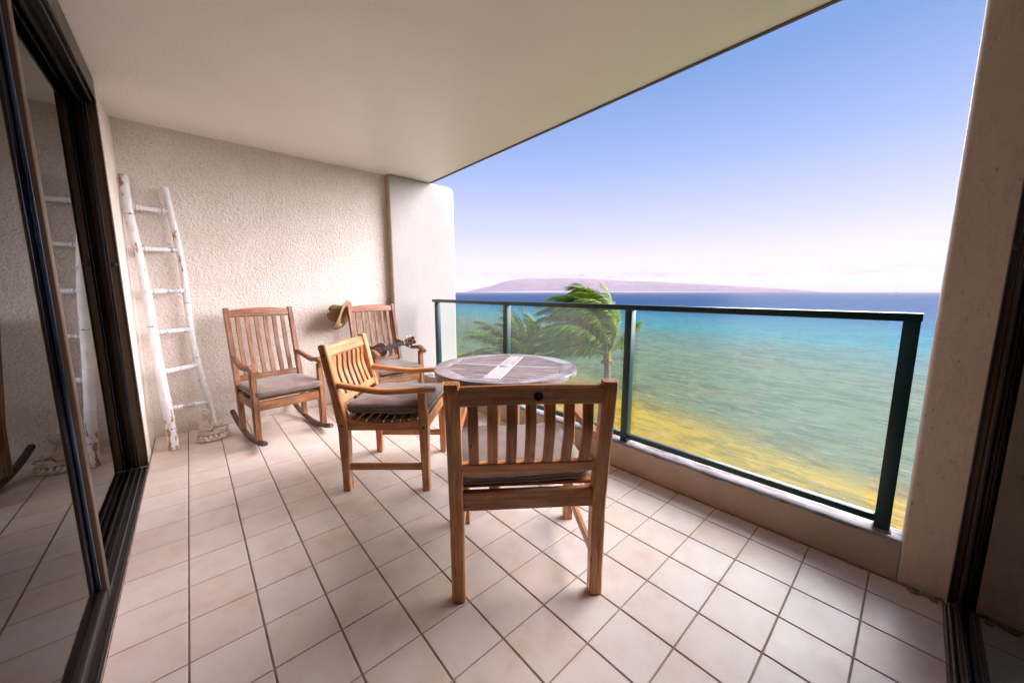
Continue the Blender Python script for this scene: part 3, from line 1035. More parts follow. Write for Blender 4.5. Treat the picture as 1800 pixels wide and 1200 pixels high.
# ================================================================ RIGHT SLIDING DOOR
YG = -1.702
fr2 = thing('door_frame', 'dark bronze door frame with grey sill track against the tan pillar on the right', 'door frame', (2.2, YG, 0))
j = MB()
j.box((2.212, -1.80, 0.012), (2.2345, -1.668, 2.394), 0.002)
local(fr2, j).build('jamb', MT['bronze'], fr2)
for yy, w_, mt_ in ((-1.6685, 0.004, 'track'), (-1.684, 0.003, 'bronze')):
    local(fr2, MB().box((2.204, yy - w_, 0.014), (2.2115, yy, 2.394), 0.001)).build('rib', MT[mt_], fr2)
k = MB().lathe([(0.0, 0.0), (0.012, 0.0), (0.012, 0.012), (0.008, 0.016), (0.0, 0.016)], 14)
k.xform(Matrix.Translation(V((2.2115, -1.681, 1.36)) - V(fr2.location)) @ Matrix.Rotation(rad(-90), 4, 'Y'))
k.build('bumper', MT['rubber'], fr2)
t_ = MB()
t_.box((-0.20, -1.80, -0.03), (2.2115, -1.6665, 0.004), 0.001)
t_.box((-0.20, -1.6795, 0.0042), (2.2115, -1.677, 0.014), 0.0008)
local(fr2, t_).build('track', MT['dusty'], fr2)
local(fr2, MB().box((-0.20, -1.6705, 0.0042), (2.2115, -1.675, 0.010), 0.0008)).build('track_lip', MT['grout'], fr2)
h = MB().box((-0.20, -1.80, 2.395), (2.2345, -1.668, 2.505), 0.003)
local(fr2, h).build('head', MT['track'], fr2)
d3 = thing('sliding_door', 'tinted glass door panel at the right edge, reflecting the pillar and floor tiles', 'sliding door', (1.0, YG, 0.02))
local(d3, MB().box((-0.15, YG - 0.006, 0.0437), (2.189, YG, 2.36))).build('pane', MT['door_glass'], d3, None, False)
local(d3, MB().box((2.1895, -1.720, 0.021), (2.209, -1.690, 2.39), 0.003)).build('stile', MT['bronze'], d3)
local(d3, MB().box((2.180, -1.7015, 0.048), (2.1892, -1.6955, 2.355), 0.001)).build('glazing_bead', MT['rubber'], d3)
local(d3, MB().box((-0.15, -1.720, 0.018), (2.189, -1.681, 0.0435), 0.004)).build('bottom_rail', MT['bronze'], d3)
local(d3, MB().box((-0.15, -1.7005, 0.0436), (2.180, -1.6900, 0.0480), 0.002)).build('glazing_bead', MT['steel_sky_tint'], d3)

# ================================================================ GLASS RAILING
XR = 2.302
rl = thing('glass_railing', 'dark green metal railing with clear glass panes above the low wall', 'railing', (XR, 0.4, 0.17))
local(rl, MB().box((XR - 0.031, -1.495, 1.090), (XR + 0.031, 2.385, 1.124), 0.003)).build('top_rail', MT['rail'], rl)
PY = [-1.467, -0.205, 1.055, 2.315]
for y in PY:
    local(rl, MB().box((XR - 0.026, y - 0.025, 0.165), (XR + 0.026, y + 0.025, 1.0895), 0.002)).build('post', MT['rail'], rl)
    ft = MB().box((XR - 0.032, y - 0.031, 0.160), (XR + 0.032, y + 0.031, 0.184), 0.008)
    for q in range(len(ft.v)):
        ft.v[q] = V(ft.v[q]) + noise.noise_vector(V(ft.v[q]) * 40) * 0.005
    local(rl, ft).build('post_grout', MT['caulk'], rl)
for a, b in zip(PY, PY[1:]):
    local(rl, MB().box((XR - 0.018, a + 0.0255, 0.205), (XR + 0.018, b - 0.0255, 0.236), 0.003)).build('bottom_rail', MT['rail'], rl)
    local(rl, MB().box((XR - 0.003, a + 0.062, 0.2365), (XR + 0.003, b - 0.062, 1.0895))).build('glass_pane', MT['rail_glass'], rl, None, False)

# ================================================================ ARMCHAIRS
CW, CD, CH = 0.600, 0.535, 0.905


def lean(z):
    return -CD / 2 + 0.024 - 0.095 * max(0.0, (z - 0.40)) / 0.50


def make_armchair():
    r = thing('armchair', 'x', 'armchair')
    hx = CW / 2 - 0.026
    for s in (-1, 1):
        pts, wt = [], []
        for z in (0.0, 0.10, 0.30, 0.38, 0.43, 0.48, 0.60, 0.75, 0.865, 0.895, CH):
            pts.append((s * hx, lean(z), z))
            wt.append((0.052, 0.046 if 0.3 > z else (0.060 if z < 0.5 else (0.048 if z < 0.86 else (0.046 if z < 0.9 else 0.034)))))
        MB().beam(pts, wt, up=(0, -1, 0), ch=0.006).build('rear_leg', MT['teak'], r)
        fp, fw = [], []
        for z, dy, t in ((0, 0.004, 0.045), (0.15, 0.002, 0.047), (0.34, 0.0, 0.056), (0.46, 0.0, 0.058), (0.50, -0.004, 0.050), (0.56, -0.008, 0.044), (0.622, -0.008, 0.044)):
            fp.append((s * hx, CD / 2 - 0.028 + dy, z)); fw.append((0.048, t))
        MB().beam(fp, fw, up=(0, -1, 0), ch=0.005).build('front_leg', MT['teak'], r)
        # arm
        ap, aw = [], []
        y0, y1 = lean(0.66) + 0.024, CD / 2 + 0.045
        for k in range(15):
            u = k / 14
            y = y0 + (y1 - y0) * u
            z = 0.662 - 0.038 * math.sin(min(1, u / 0.62) * math.pi / 2) + 0.020 * max(0, (u - 0.5) / 0.5) ** 1.0 - 0.012 * max(0, (u - 0.86) / 0.14)
            bow = s * 0.016 * math.sin(u * math.pi)
            wdt = 0.044 + 0.018 * max(0.0, min(1.0, (u - 0.25) / 0.5))
            if u > 0.93: wdt *= 0.86
            ap.append((s * (hx - 0.002) + bow, y, z)); aw.append((wdt, 0.032 if u < 0.93 else 0.027))
        MB().beam(ap, aw, ch=0.008).build('arm', MT['teak'], r)
        # side rail with a dipped top, stretcher
        sp, sw = [], []
        for k in range(9):
            u = k / 8
            dip = 0.018 * math.sin(math.pi * u)
            sp.append((s * hx, -CD / 2 + 0.0485 + u * (CD - 0.106), 0.417 - dip / 2)); sw.append((0.026, 0.066 - dip))
        MB().beam(sp, sw, ch=0.003).build('side_rail', MT['teak'], r)
        MB().beam([(s * hx, -CD / 2 + 0.048, 0.150), (s * hx, CD / 2 - 0.049, 0.150)], (0.022, 0.040), ch=0.003).build('stretcher', MT['teak'], r)
        for (yy, zz) in ((lean(0.42), 0.418), (CD / 2 - 0.028, 0.405), (lean(0.83), 0.845)):
            q = MB().lathe([(0.0, 0.0), (0.008, 0.0), (0.008, 0.0022), (0.0, 0.003)], 12)
            q.xform(Matrix.Translation((s * (hx + (0.0262 if yy < 0 else 0.0242)), yy, zz)) @ Matrix.Rotation(rad(90 * s), 4, 'Y'))
            q.build('plug', MT['plug'], r)
    inner = CW - 0.052 * 2
    MB().beam([(-inner / 2, -CD / 2 + 0.026, 0.418), (inner / 2, -CD / 2 + 0.026, 0.418)], (0.030, 0.076), ch=0.004).build('rear_rail', MT['teak'], r)
    MB().beam([(-inner / 2 - 0.004, CD / 2 - 0.030, 0.405), (inner / 2 + 0.004, CD / 2 - 0.030, 0.405)], (0.028, 0.072), ch=0.004).build('front_rail', MT['teak'], r)
    # top rail, gently bowed
    tp = [(-inner / 2 + inner * k / 8, lean(0.85) - 0.008 + 0.0 * math.sin(math.pi * k / 8), 0.856 + 0.004 * math.sin(math.pi * k / 8)) for k in range(9)]
    MB().beam(tp, (0.030, 0.074), up=(0, -0.19, 1), ch=0.009).build('top_rail', MT['teak'], r)
    MB().beam([(-inner / 2, lean(0.56) + 0.006, 0.562), (inner / 2, lean(0.56) + 0.006, 0.562)], (0.026, 0.046), up=(0, -0.19, 1), ch=0.004).build('lower_rail', MT['teak'], r)
    for k in range(7):
        x = -inner / 2 + inner * (k + 0.5 + 0.0) / 7 * 0.965 + inner * 0.0175
        pts = []
        for q in range(11):
            u = q / 10
            z = 0.583 + (0.822 - 0.583) * u
            pts.append((x, lean(z) + 0.004 - 0.022 * math.sin(math.pi * min(1, u * 1.15)) * (1 - 0.4 * u) + 0.006 * math.sin(2 * math.pi * u), z))
        MB().beam(pts, (0.039, 0.014), up=(0, -1, 0), ch=0.003).build('back_slat', MT['teak'], r)
    for k in range(8):
        u = (k + 0.5) / 8
        y = -CD / 2 + 0.058 + u * (CD - 0.125)
        z = 0.459 - 0.018 * math.sin(math.pi * u)
        MB().beam([(-CW / 2 + 0.020, y, z), (CW / 2 - 0.020, y, z)], (0.044, 0.016), ch=0.003).build('seat_slat', MT['teak_red'], r)
    return r


def make_cushion(name, label, w, d, t, seed, group=None, puff=0.016):
    n = 26
    vs, fs = [], []
    def pt(u, v, s):
        # superelliptic plan with soft corners
        x, y = u * w / 2, v * d / 2
        m_ = max(abs(u), abs(v))
        rr = 0.10
        if abs(u) > 1 - rr * 2 and abs(v) > 1 - rr * 2:
            cu, cv = (abs(u) - (1 - rr * 2)) / (rr * 2), (abs(v) - (1 - rr * 2)) / (rr * 2)
            L = max(1e-6, math.hypot(cu, cv)); Mx = max(cu, cv)
            f = Mx / L
            x = math.copysign((1 - rr * 2 + cu * f * rr * 2) * w / 2, u)
            y = math.copysign((1 - rr * 2 + cv * f * rr * 2) * d / 2, v)
        edge = 1 - m_ ** 6
        hgt = t / 2 * (0.24 + 0.76 * edge ** 0.5) + puff * (1 - u * u) * (1 - v * v) * (1 if s > 0 else 0.2)
        q = V((x * 6, y * 6, seed + (3 if s < 0 else 0)))
        wr = noise.noise(q) * 0.010 + noise.noise(V((x * 26 + y * 8, y * 9 - x * 5, seed))) * 0.006
        wr += 0.009 * abs(noise.noise(V((x * 14 - y * 22, y * 14, seed + 9)))) * m_
        return V((x, y, s * hgt + (wr if s > 0 else wr * 0.4)))
    for s in (1, -1):
        k0 = len(vs)
        for i in range(n + 1):
            for jx in range(n + 1):
                u = -1 + 2 * i / n; v_ = -1 + 2 * jx / n
                u = math.copysign(1 - (1 - abs(u)) ** 1.35, u); v_ = math.copysign(1 - (1 - abs(v_)) ** 1.35, v_)
                vs.append(pt(u, v_, s))
        for i in range(n):
            for jx in range(n):
                a = k0 + i * (n + 1) + jx
                f = (a, a + n + 1, a + n + 2, a + 1)
                fs.append(f if s > 0 else tuple(reversed(f)))
    N = (n + 1) * (n + 1)
    loop = [i * (n + 1) for i in range(n + 1)] + [n * (n + 1) + jx for jx in range(1, n + 1)] + [i * (n + 1) + n for i in range(n - 1, -1, -1)] + [jx for jx in range(n - 1, 0, -1)]
    # boxed side
    for a, b in zip(loop, loop[1:] + loop[:1]):
        fs.append((b, a, a + N, b + N))
    o = mesh_obj(name, vs, fs, MT['canvas'], None, None, 50)
    tag(o, label, 'cushion', group)
    # welt cords along the two seams
    for s0 in (0, N):
        MB().tube([V(vs[i + s0]) for i in loop] + [V(vs[loop[0] + s0])], 0.0024, 6, False).build('piping', MT['piping'], o, 60, False)
    return o


A1 = make_armchair()
A1.location = (1.172, -0.352, 0)
A1.rotation_euler = (0, 0, -0.653)
tag(A1, 'golden teak armchair seen from behind, with a dark round badge on its top rail', 'armchair', 'teak armchairs at the round table')
A2 = copy_tree(A1)
A2.location = (1.108, 0.800, 0)
A2.rotation_euler = (0, 0, -2.300)
tag(A2, 'golden teak armchair seen from the side, in front of the rocking chairs', 'armchair', 'teak armchairs at the round table')
# badge, only on the near chair
bdg = MB().lathe([(0.0, 0.0), (0.0150, 0.0), (0.0150, 0.0022), (0.0128, 0.0032), (0.0122, 0.0022), (0.0, 0.0016)], 24)
BM = Matrix.Translation((0.020, lean(0.855) - 0.0252, 0.857)) @ Matrix.Rotation(rad(90 - 10.5), 4, 'X')
bdg.xform(BM @ Matrix.Scale(1.12, 4, (1, 0, 0))).build('badge', MT['badge'], A1)
fg = MB()
fg.tube([(0.0045 * math.cos(a) + 0.0005 * a, 0.0052 * math.sin(a), 0.0030) for a in [rad(-60 + 30 * k) for k in range(10)]], 0.0008, 5)
fg.tube([(-0.0035, -0.003, 0.0030), (0.002, 0.0015, 0.0030), (0.004, 0.005, 0.0030)], 0.0008, 5)
fg.xform(BM).build('emblem', MT['badge_fig'], bpy.data.objects[A1.children[-1].name])

c1 = make_cushion('seat_cushion', 'taupe seat cushion skewed on the armchair seen from behind', 0.555, 0.505, 0.070, 1.0, 'taupe seat cushions')
Mw = Matrix.Translation((1.172, -0.352, 0)) @ Matrix.Rotation(-0.653, 4, 'Z')
c1.matrix_world = Mw @ Matrix.Translation((-0.030, 0.012, 0.500)) @ Matrix.Rotation(rad(4.5), 4, 'Z') @ Matrix.Rotation(rad(1.2), 4, 'Y')
c2 = make_cushion('seat_cushion', 'taupe seat cushion on the armchair seen from the side', 0.530, 0.510, 0.086, 5.0, 'taupe seat cushions', 0.020)
Mw = Matrix.Translation((1.108, 0.800, 0)) @ Matrix.Rotation(-2.300, 4, 'Z')
c2.matrix_world = Mw @ Matrix.Translation((0.004, 0.018, 0.508)) @ Matrix.Rotation(rad(-2), 4, 'Z')


# ================================================================ ROCKING CHAIRS
RW = 0.535


def make_rocker():
    r = thing('rocking_chair', 'x', 'rocking chair')
    hx = RW / 2 - 0.022
    def back(z):
        return -0.285 - 0.06 * (z - 0.06) if z < 0.36 else -0.303 - 0.160 * (z - 0.36) / 0.71
    for s in (-1, 1):
        # runner
        pts = []
        for k in range(21):
            u = k / 20
            y = -0.60 + u * 0.90
            z = 0.020 + 0.42 * (y + 0.085) ** 2 if y < -0.085 else 0.020 + 0.36 * (y + 0.085) ** 2
            pts.append((s * hx, y, z))
        MB().beam(pts, [(0.036, 0.040)] * 20 + [(0.032, 0.034)], ch=0.008).build('rocker', MT['teak_dark'], r)
        # back post
        pp, pw = [], []
        for z in (0.062, 0.2, 0.30, 0.36, 0.42, 0.55, 0.75, 0.95, 1.05, 1.072):
            pp.append((s * hx, back(z), z)); pw.append((0.040, 0.050 if z < 0.6 else 0.040))
        pp[0] = (s * hx, back(0.06), 0.020 + 0.42 * (back(0.06) + 0.085) ** 2 + 0.016)
        MB().beam(pp, pw, up=(0, -1, 0), ch=0.005).build('rear_leg', MT['teak_red'], r)
        zf = 0.020 + 0.36 * (0.15 + 0.085) ** 2 + 0.014
        MB().beam([(s * hx, 0.135, zf), (s * hx, 0.135, 0.30), (s * hx, 0.135, 0.42), (s * hx, 0.133, 0.50), (s * hx, 0.133, 0.596)],
                  [(0.044, 0.052), (0.044, 0.056), (0.044, 0.056), (0.044, 0.046), (0.044, 0.044)], up=(0, -1, 0), ch=0.005).build('front_leg', MT['teak_red'], r)
        ap, aw = [], []
        for k in range(17):
            u = k / 16
            y = back(0.64) + 0.018 + u * (0.205 - back(0.64) - 0.018)
            z = 0.655 - 0.046 * math.sin(min(1.0, u / 0.65) * math.pi / 2) ** 1.2 + 0.022 * max(0, (u - 0.55) / 0.3) * (1 if u < 0.85 else 1) - 0.050 * max(0, (u - 0.82) / 0.18) ** 1.4
            ap.append((s * (hx + 0.012 * math.sin(u * math.pi)), y, z))
            aw.append((0.040 + 0.016 * min(1, u / 0.6), 0.036 if u < 0.8 else 0.044))
        MB().beam(ap, aw, ch=0.012).build('arm', MT['teak_red'], r)
        MB().beam([(s * hx, back(0.33) + 0.024, 0.330), (s * hx, 0.108, 0.330)], (0.024, 0.068), ch=0.003).build('side_rail', MT['teak_red'], r)
    inner = RW - 0.084
    MB().beam([(-inner / 2, 0.140, 0.325), (inner / 2, 0.140, 0.325)], (0.026, 0.074), ch=0.004).build('front_rail', MT['teak_red'], r)
    MB().beam([(-inner / 2, back(0.33), 0.330), (inner / 2, back(0.33), 0.330)], (0.026, 0.060), ch=0.003).build('rear_rail', MT['teak_red'], r)
    tp, tw = [], []
    for k in range(11):
        u = k / 10
        a = 0.018 * math.sin(math.pi * u)
        tp.append((-inner / 2 + inner * u, back(1.03), 1.024 + a / 2)); tw.append((0.026, 0.062 + a))
    MB().beam(tp, tw, up=(0, -0.2, 1), ch=0.006).build('crest_rail', MT['teak_red'], r)
    MB().beam([(-inner / 2, back(0.475), 0.475), (inner / 2, back(0.475), 0.475)], (0.026, 0.052), up=(0, -0.2, 1), ch=0.004).build('lower_rail', MT['teak_red'], r)
    for k in range(6):
        x = -inner / 2 + inner * (k + 0.75) / 6.5
        pts = []
        for q in range(9):
            u = q / 8
            z = 0.498 + (0.996 - 0.498) * u
            pts.append((x, back(z) - 0.014 * math.sin(math.pi * u) + 0.002, z))
        MB().beam(pts, (0.036, 0.013), up=(0, -1, 0), ch=0.003).build('back_slat', MT['teak_red'], r)
    for k in range(7):
        u = (k + 0.5) / 7
        y = -0.262 + u * 0.385
        z = 0.374 - 0.012 * math.sin(math.pi * u)
        MB().beam([(-RW / 2 + 0.012, y, z), (RW / 2 - 0.012, y, z)], (0.044, 0.016), ch=0.003).build('seat_slat', MT['teak_red'], r)
    return r


K1 = make_rocker()
K1.location = (0.643, 2.038, 0); K1.rotation_euler = (0, 0, -2.998)
tag(K1, 'brown wooden rocking chair with an empty seat beside the bamboo ladder', 'rocking chair', 'wooden rocking chairs along the stucco wall')
K2 = copy_tree(K1)
K2.location = (1.649, 2.125, 0); K2.rotation_euler = (0, 0, -3.085)
tag(K2, 'brown wooden rocking chair holding the ukulele, with a straw hat on its back post', 'rocking chair', 'wooden rocking chairs along the stucco wall')
c3 = make_cushion('seat_cushion', 'taupe seat cushion on the rocking chair beside the bamboo ladder', 0.520, 0.460, 0.074, 11.0, 'taupe seat cushions', 0.020)
M1 = Matrix.Translation(K1.location) @ Matrix.Rotation(-2.998, 4, 'Z')
c3.matrix_world = M1 @ Matrix.Translation((0, -0.055, 0.423))
c4 = make_cushion('seat_cushion', 'taupe seat cushion under the ukulele on the farther rocking chair', 0.500, 0.455, 0.066, 17.0, 'taupe seat cushions', 0.026)
M2 = Matrix.Translation(K2.location) @ Matrix.Rotation(-3.085, 4, 'Z')
c4.matrix_world = M2 @ Matrix.Translation((0, -0.055, 0.424))

# ================================================================ ROUND TABLE
TR, TZ = 0.443, 0.746
tb = thing('round_table', 'round weathered teak table with slatted top in front of the glass railing', 'table', (1.570, 0.222, 0), rad(36.0))
# rim: eight mitred segments, octagonal inside, round outside
RI = 0.345                     # inner octagon apothem-ish (corner radius below)
for k in range(8):
    a0, a1 = rad(22.5 + 45 * k), rad(22.5 + 45 * (k + 1))
    rc = RI / math.cos(rad(22.5))
    gap = 0.0012
    outl = []
    ns = 8
    e0, e1 = gap / TR, gap / rc
    for q in range(ns + 1):
        a = a0 + e0 + (a1 - a0 - 2 * e0) * q / ns
        outl.append((TR * math.cos(a), TR * math.sin(a)))
    outl.append((rc * math.cos(a1 - e1), rc * math.sin(a1 - e1)))
    outl.append((rc * math.cos(a0 + e1), rc * math.sin(a0 + e1)))
    am = (a0 + a1) / 2
    bm = bmesh.new()
    bt = [bm.verts.new((x, y, TZ - 0.030)) for x, y in outl]
    tp = [bm.verts.new((x, y, TZ)) for x, y in outl]
    bm.faces.new(list(reversed(bt))); bm.faces.new(tp)
    for q in range(len(outl)):
        j2 = (q + 1) % len(outl)
        bm.faces.new((bt[q], bt[j2], tp[j2], tp[q]))
    rim_e = [e for e in bm.edges if all(math.hypot(v_.co.x, v_.co.y) > TR - 0.002 for v_ in e.verts) and abs(e.verts[0].co.z - e.verts[1].co.z) < 1e-5]
    bmesh.ops.bevel(bm, geom=rim_e, offset=0.009, segments=3, affect='EDGES', profile=0.5)
    bm.verts.index_update()
    sd = V((random.uniform(0, 50), random.uniform(0, 50), random.uniform(0, 50)))
    vs = [v_.co.copy() for v_ in bm.verts]
    gcs = [(-v_.x * math.sin(am) + v_.y * math.cos(am) + sd.x, v_.x * math.cos(am) + v_.y * math.sin(am) + sd.y, v_.z + sd.z) for v_ in vs]
    fs = [tuple(q.index for q in f.verts) for f in bm.faces]
    bm.free()
    mesh_obj('rim_segment', vs, fs, MT['teak_pale'] if k in (6,) else MT['teak_grey'], tb, gcs, 30)  # one rim segment is paler, its bright sky highlight painted in


def octx(y):
    """half length of the inner octagon at height y"""
    a = abs(y)
    c_ = RI * math.tan(rad(22.5))
    return RI if a <= c_ else RI - (a - c_)


# wide pale plank across (local x), the crossing board (local y) and slats running along local y
def flat_board(name, x0, x1, y0a, y1a, y0b, y1b, mat, z=TZ, th=0.018):
    """quad board with skewed ends: at x0 spans y0a..y1a, at x1 spans y0b..y1b; grain along y"""
    i = 0.0015
    bm = bmesh.new()
    q = [(x0, y0a), (x1, y0b), (x1, y1b), (x0, y1a)]
    bt = [bm.verts.new((x, y, z - th)) for x, y in q]
    tp = [bm.verts.new((x, y, z)) for x, y in q]
    bm.faces.new(list(reversed(bt))); bm.faces.new(tp)
    for k in range(4):
        j2 = (k + 1) % 4
        bm.faces.new((bt[k], bt[j2], tp[j2], tp[k]))
    bmesh.ops.bevel(bm, geom=[e for e in bm.edges if all(v_.co.z > z - 1e-5 for v_ in e.verts)], offset=i, segments=1, affect='EDGES')
    bm.verts.index_update()
    sd = V((random.uniform(0, 50), random.uniform(0, 50), random.uniform(0, 50)))
    vs = [v_.co.copy() for v_ in bm.verts]
    return mesh_obj(name, vs, [tuple(a.index for a in f.verts) for f in bm.faces], mat, tb,
                    [((v_.y if name != 'centre_plank' else v_.x) + sd.x, (v_.x if name != 'centre_plank' else v_.y) + sd.y, v_.z + sd.z) for v_ in vs], 30)


PWD = 0.048                    # half width of the two crossing boards
flat_board('centre_plank', -RI + 0.002, RI - 0.002, -PWD, PWD, -PWD, PWD, MT['teak_pale'], TZ + 0.0008)
for s in (-1, 1):
    flat_board('cross_plank', -0.030, 0.030, s * (PWD + 0.003), s * (RI - 0.002), s * (PWD + 0.003), s * (RI - 0.002), MT['teak_grey'], TZ + 0.0004) if s > 0 else \
        flat_board('cross_plank', -0.030, 0.030, -(RI - 0.002), -(PWD + 0.003), -(RI - 0.002), -(PWD + 0.003), MT['teak_grey'], TZ + 0.0004)
    for k in range(6):
        w0 = 0.034 + k * (RI - 0.034) / 6
        w1 = 0.034 + (k + 1) * (RI - 0.034) / 6 - 0.0055
        for sy in (-1, 1):
            ya, yb = octx(w0) - 0.004, octx(w1) - 0.004
            if s > 0:
                args = (w0, w1, PWD + 0.004, ya, PWD + 0.004, yb) if sy > 0 else (w0, w1, -ya, -(PWD + 0.004), -yb, -(PWD + 0.004))
            else:
                args = (-w1, -w0, PWD + 0.004, yb, PWD + 0.004, ya) if sy > 0 else (-w1, -w0, -yb, -(PWD + 0.004), -ya, -(PWD + 0.004))
            flat_board('slat', *args, MT['teak_slat'], TZ - 0.001)
MB().lathe([(0.0, TZ + 0.001), (0.034, TZ + 0.001), (0.034, TZ + 0.004), (0.026, TZ + 0.0065), (0.0, TZ + 0.007)], 24).build('parasol_hole_cap', MT['cap'], tb)
MB().beam([(-0.36, 0, TZ - 0.045), (0.36, 0, TZ - 0.045)], (0.06, 0.026)).build('under_brace', MT['teak_dark'], tb)
MB().beam([(0, -0.36, TZ - 0.045), (0, -0.031, TZ - 0.045)], (0.06, 0.026)).build('under_brace', MT['teak_dark'], tb)
MB().beam([(0, 0.031, TZ - 0.045), (0, 0.36, TZ - 0.045)], (0.06, 0.026)).build('under_brace', MT['teak_dark'], tb)
for k in range(4):
    a, b = rad(90 * k), rad(90 * (k + 1))
    p0, p1 = V((0.28 * math.cos(a), 0.28 * math.sin(a), 0)), V((0.28 * math.cos(b), 0.28 * math.sin(b), 0))
    MB().beam([(p0.x, p0.y, 0), (p0.x, p0.y, 0.40), (p0.x, p0.y, TZ - 0.059)], [(0.058, 0.058), (0.062, 0.062), (0.064, 0.064)], up=(math.cos(a), math.sin(a), 0)).build('leg', MT['teak_red'], tb)
    d_ = (p1 - p0).normalized() * 0.034
    MB().beam([p0 + d_ + V((0, 0, TZ - 0.097)), p1 - d_ + V((0, 0, TZ - 0.097))], (0.022, 0.070)).build('apron', MT['teak_red'], tb)

# ================================================================ BAMBOO LADDER
lad = thing('bamboo_ladder', 'whitewashed bamboo ladder with chipped paint leaning in the corner by the door', 'ladder', (0.03, 2.4, 0))
LO = V(lad.location)


def pole(p0, p1, r0, r1, bend, seed):
    p0, p1 = V(p0), V(p1)
    L = (p1 - p0).length
    pts, rs = [], []
    nodes = []
    s = 0.10
    rnd_ = random.Random(seed)
    while s < L - 0.05:
        nodes.append(s); s += rnd_.uniform(0.21, 0.30)
    ss = sorted(set([0, L] + [L * k / 40 for k in range(1, 40)] + [x + d_ for x in nodes for d_ in (-0.012, -0.005, 0.0, 0.003, 0.007, 0.014)] + [L - 0.03, L - 0.026, L - 0.008, L - 0.004]))
    ss = [q for q in ss if 0 <= q <= L]
    axis = (p1 - p0).normalized()
    side = axis.cross(V((0, 1, 0))).normalized()
    for q in ss:
        u = q / L
        off_ = side * (bend * math.sin(u * math.pi * 2.3 + seed) + 0.006 * math.sin(u * 11 + seed * 2)) + V((0, 1, 0)) * 0.005 * math.sin(u * 7 + seed)
        r_ = r0 + (r1 - r0) * u
        for x in nodes:
            d_ = abs(q - x)
            if d_ < 0.004: r_ *= 1.09
            elif d_ < 0.0075: r_ *= 0.97
            elif d_ < 0.013: r_ *= 1.035
        if L - 0.0265 > q > L - 0.031 or q > L - 0.005: r_ *= 1.05
        pts.append(p0 + axis * q + off_); rs.append(r_)
    return pts, rs


def along(pts, z):
    for a, b in zip(pts, pts[1:]):
        if a.z <= z <= b.z:
            return a + (b - a) * ((z - a.z) / max(1e-6, b.z - a.z))
    return pts[-1]


lp, lr = pole(V((-0.082, 2.252, 0.0)) - LO, V((-0.172, 2.615, 2.085)) - LO, 0.0318, 0.0268, 0.006, 2)
rp_, rr_ = pole(V((0.160, 2.560, 0.012)) - LO, V((0.047, 2.632, 2.035)) - LO, 0.0245, 0.0228, 0.010, 5)
MB().tube(lp, lr, 18).build('pole', MT['bamboo'], lad, 45)
MB().tube(rp_, rr_, 16).build('pole', MT['bamboo'], lad, 45)
for zl, zr, rr in ((1.855, 1.850, 0.0150), (1.540, 1.550, 0.0145), (1.216, 1.222, 0.0150), (0.903, 0.900, 0.0150), (0.596, 0.594, 0.0165), (0.316, 0.262, 0.0150)):
    rr *= 1.18
    a, b = along(lp, zl), along(rp_, zr)
    d_ = (b - a).normalized()
    a2, b2 = a + d_ * 0.026, b - d_ * 0.018
    L = (b2 - a2).length
    pts = [a2 + d_ * (L * k / 6) for k in range(7)]
    rg = MB().tube(pts, [rr * (1 + 0.04 * math.sin(k * 2.1)) for k in range(7)], 12).build('rung', MT['bamboo_plain'], lad, 45)
    for base, sg in ((a2, 1), (b2, -1)):
        cb = MB().tube([base + d_ * sg * 0.010, base + d_ * sg * 0.016, base + d_ * sg * 0.030, base + d_ * sg * 0.034], [rr * 1.1, rr * 1.22, rr * 1.22, rr * 1.08], 12)
        cb.build('collar', MT['bamboo_plain'], rg, 45)
        wi = MB()
        for q in (0.013, 0.033):
            c_ = base + d_ * sg * q
            ax1 = d_.cross(V((0, 0, 1))).normalized(); ax2 = ax1.cross(d_)
            wi.tube([c_ + (ax1 * math.cos(t9) + ax2 * math.sin(t9)) * rr * 1.22 for t9 in [2 * math.pi * k / 12 for k in range(13)]], 0.0008, 5, False)
        wi.build('wire_tie', MT['wire'], rg, 60)
    for (pp_, zz, rad_) in ((lp, zl, 0.034), (rp_, zr, 0.0265)):
        c_ = along(pp_, zz)
        wi = MB()
        for dz in (-0.006, 0.004):
            wi.tube([c_ + V((math.cos(t9) * rad_, math.sin(t9) * rad_, dz + 0.004 * math.sin(t9))) for t9 in [2 * math.pi * k / 14 for k in range(15)]], 0.0016, 5, False)
        wi.build('pole_lashing', MT['bamboo_plain'], lad, 60)
for (pp_, zz, rad_) in ((lp, 0.165, 0.0335), (lp, 1.795, 0.0295), (lp, 0.95, 0.032), (rp_, 1.12, 0.0250), (rp_, 0.66, 0.0255)):
    c_ = along(pp_, zz)
    wi = MB().tube([c_ + V((math.cos(t9) * rad_, math.sin(t9) * rad_, 0)) for t9 in [2 * math.pi * k / 14 for k in range(15)]], 0.0013, 5, False)
    tip = c_ + V((0.006, -rad_ - 0.001, 0.0))
    wi.tube([tip + V((-0.005, 0, 0.002)), tip + V((0, -0.003, 0.005)), tip + V((0.005, -0.001, 0.001)), tip + V((0.001, -0.002, -0.004)), tip + V((-0.004, 0, 0))], 0.0018, 5)
    wi.build('wire_twist', MT['wire'], lad, 60)

# ================================================================ STONE FIGURE
stt = thing('stone_statue', 'small weathered stone figure seated on a petalled base at the ladder foot', 'statue', (0.150, 2.318, 0), rad(22))
stt.scale = (1.08, 1.08, 1.08)


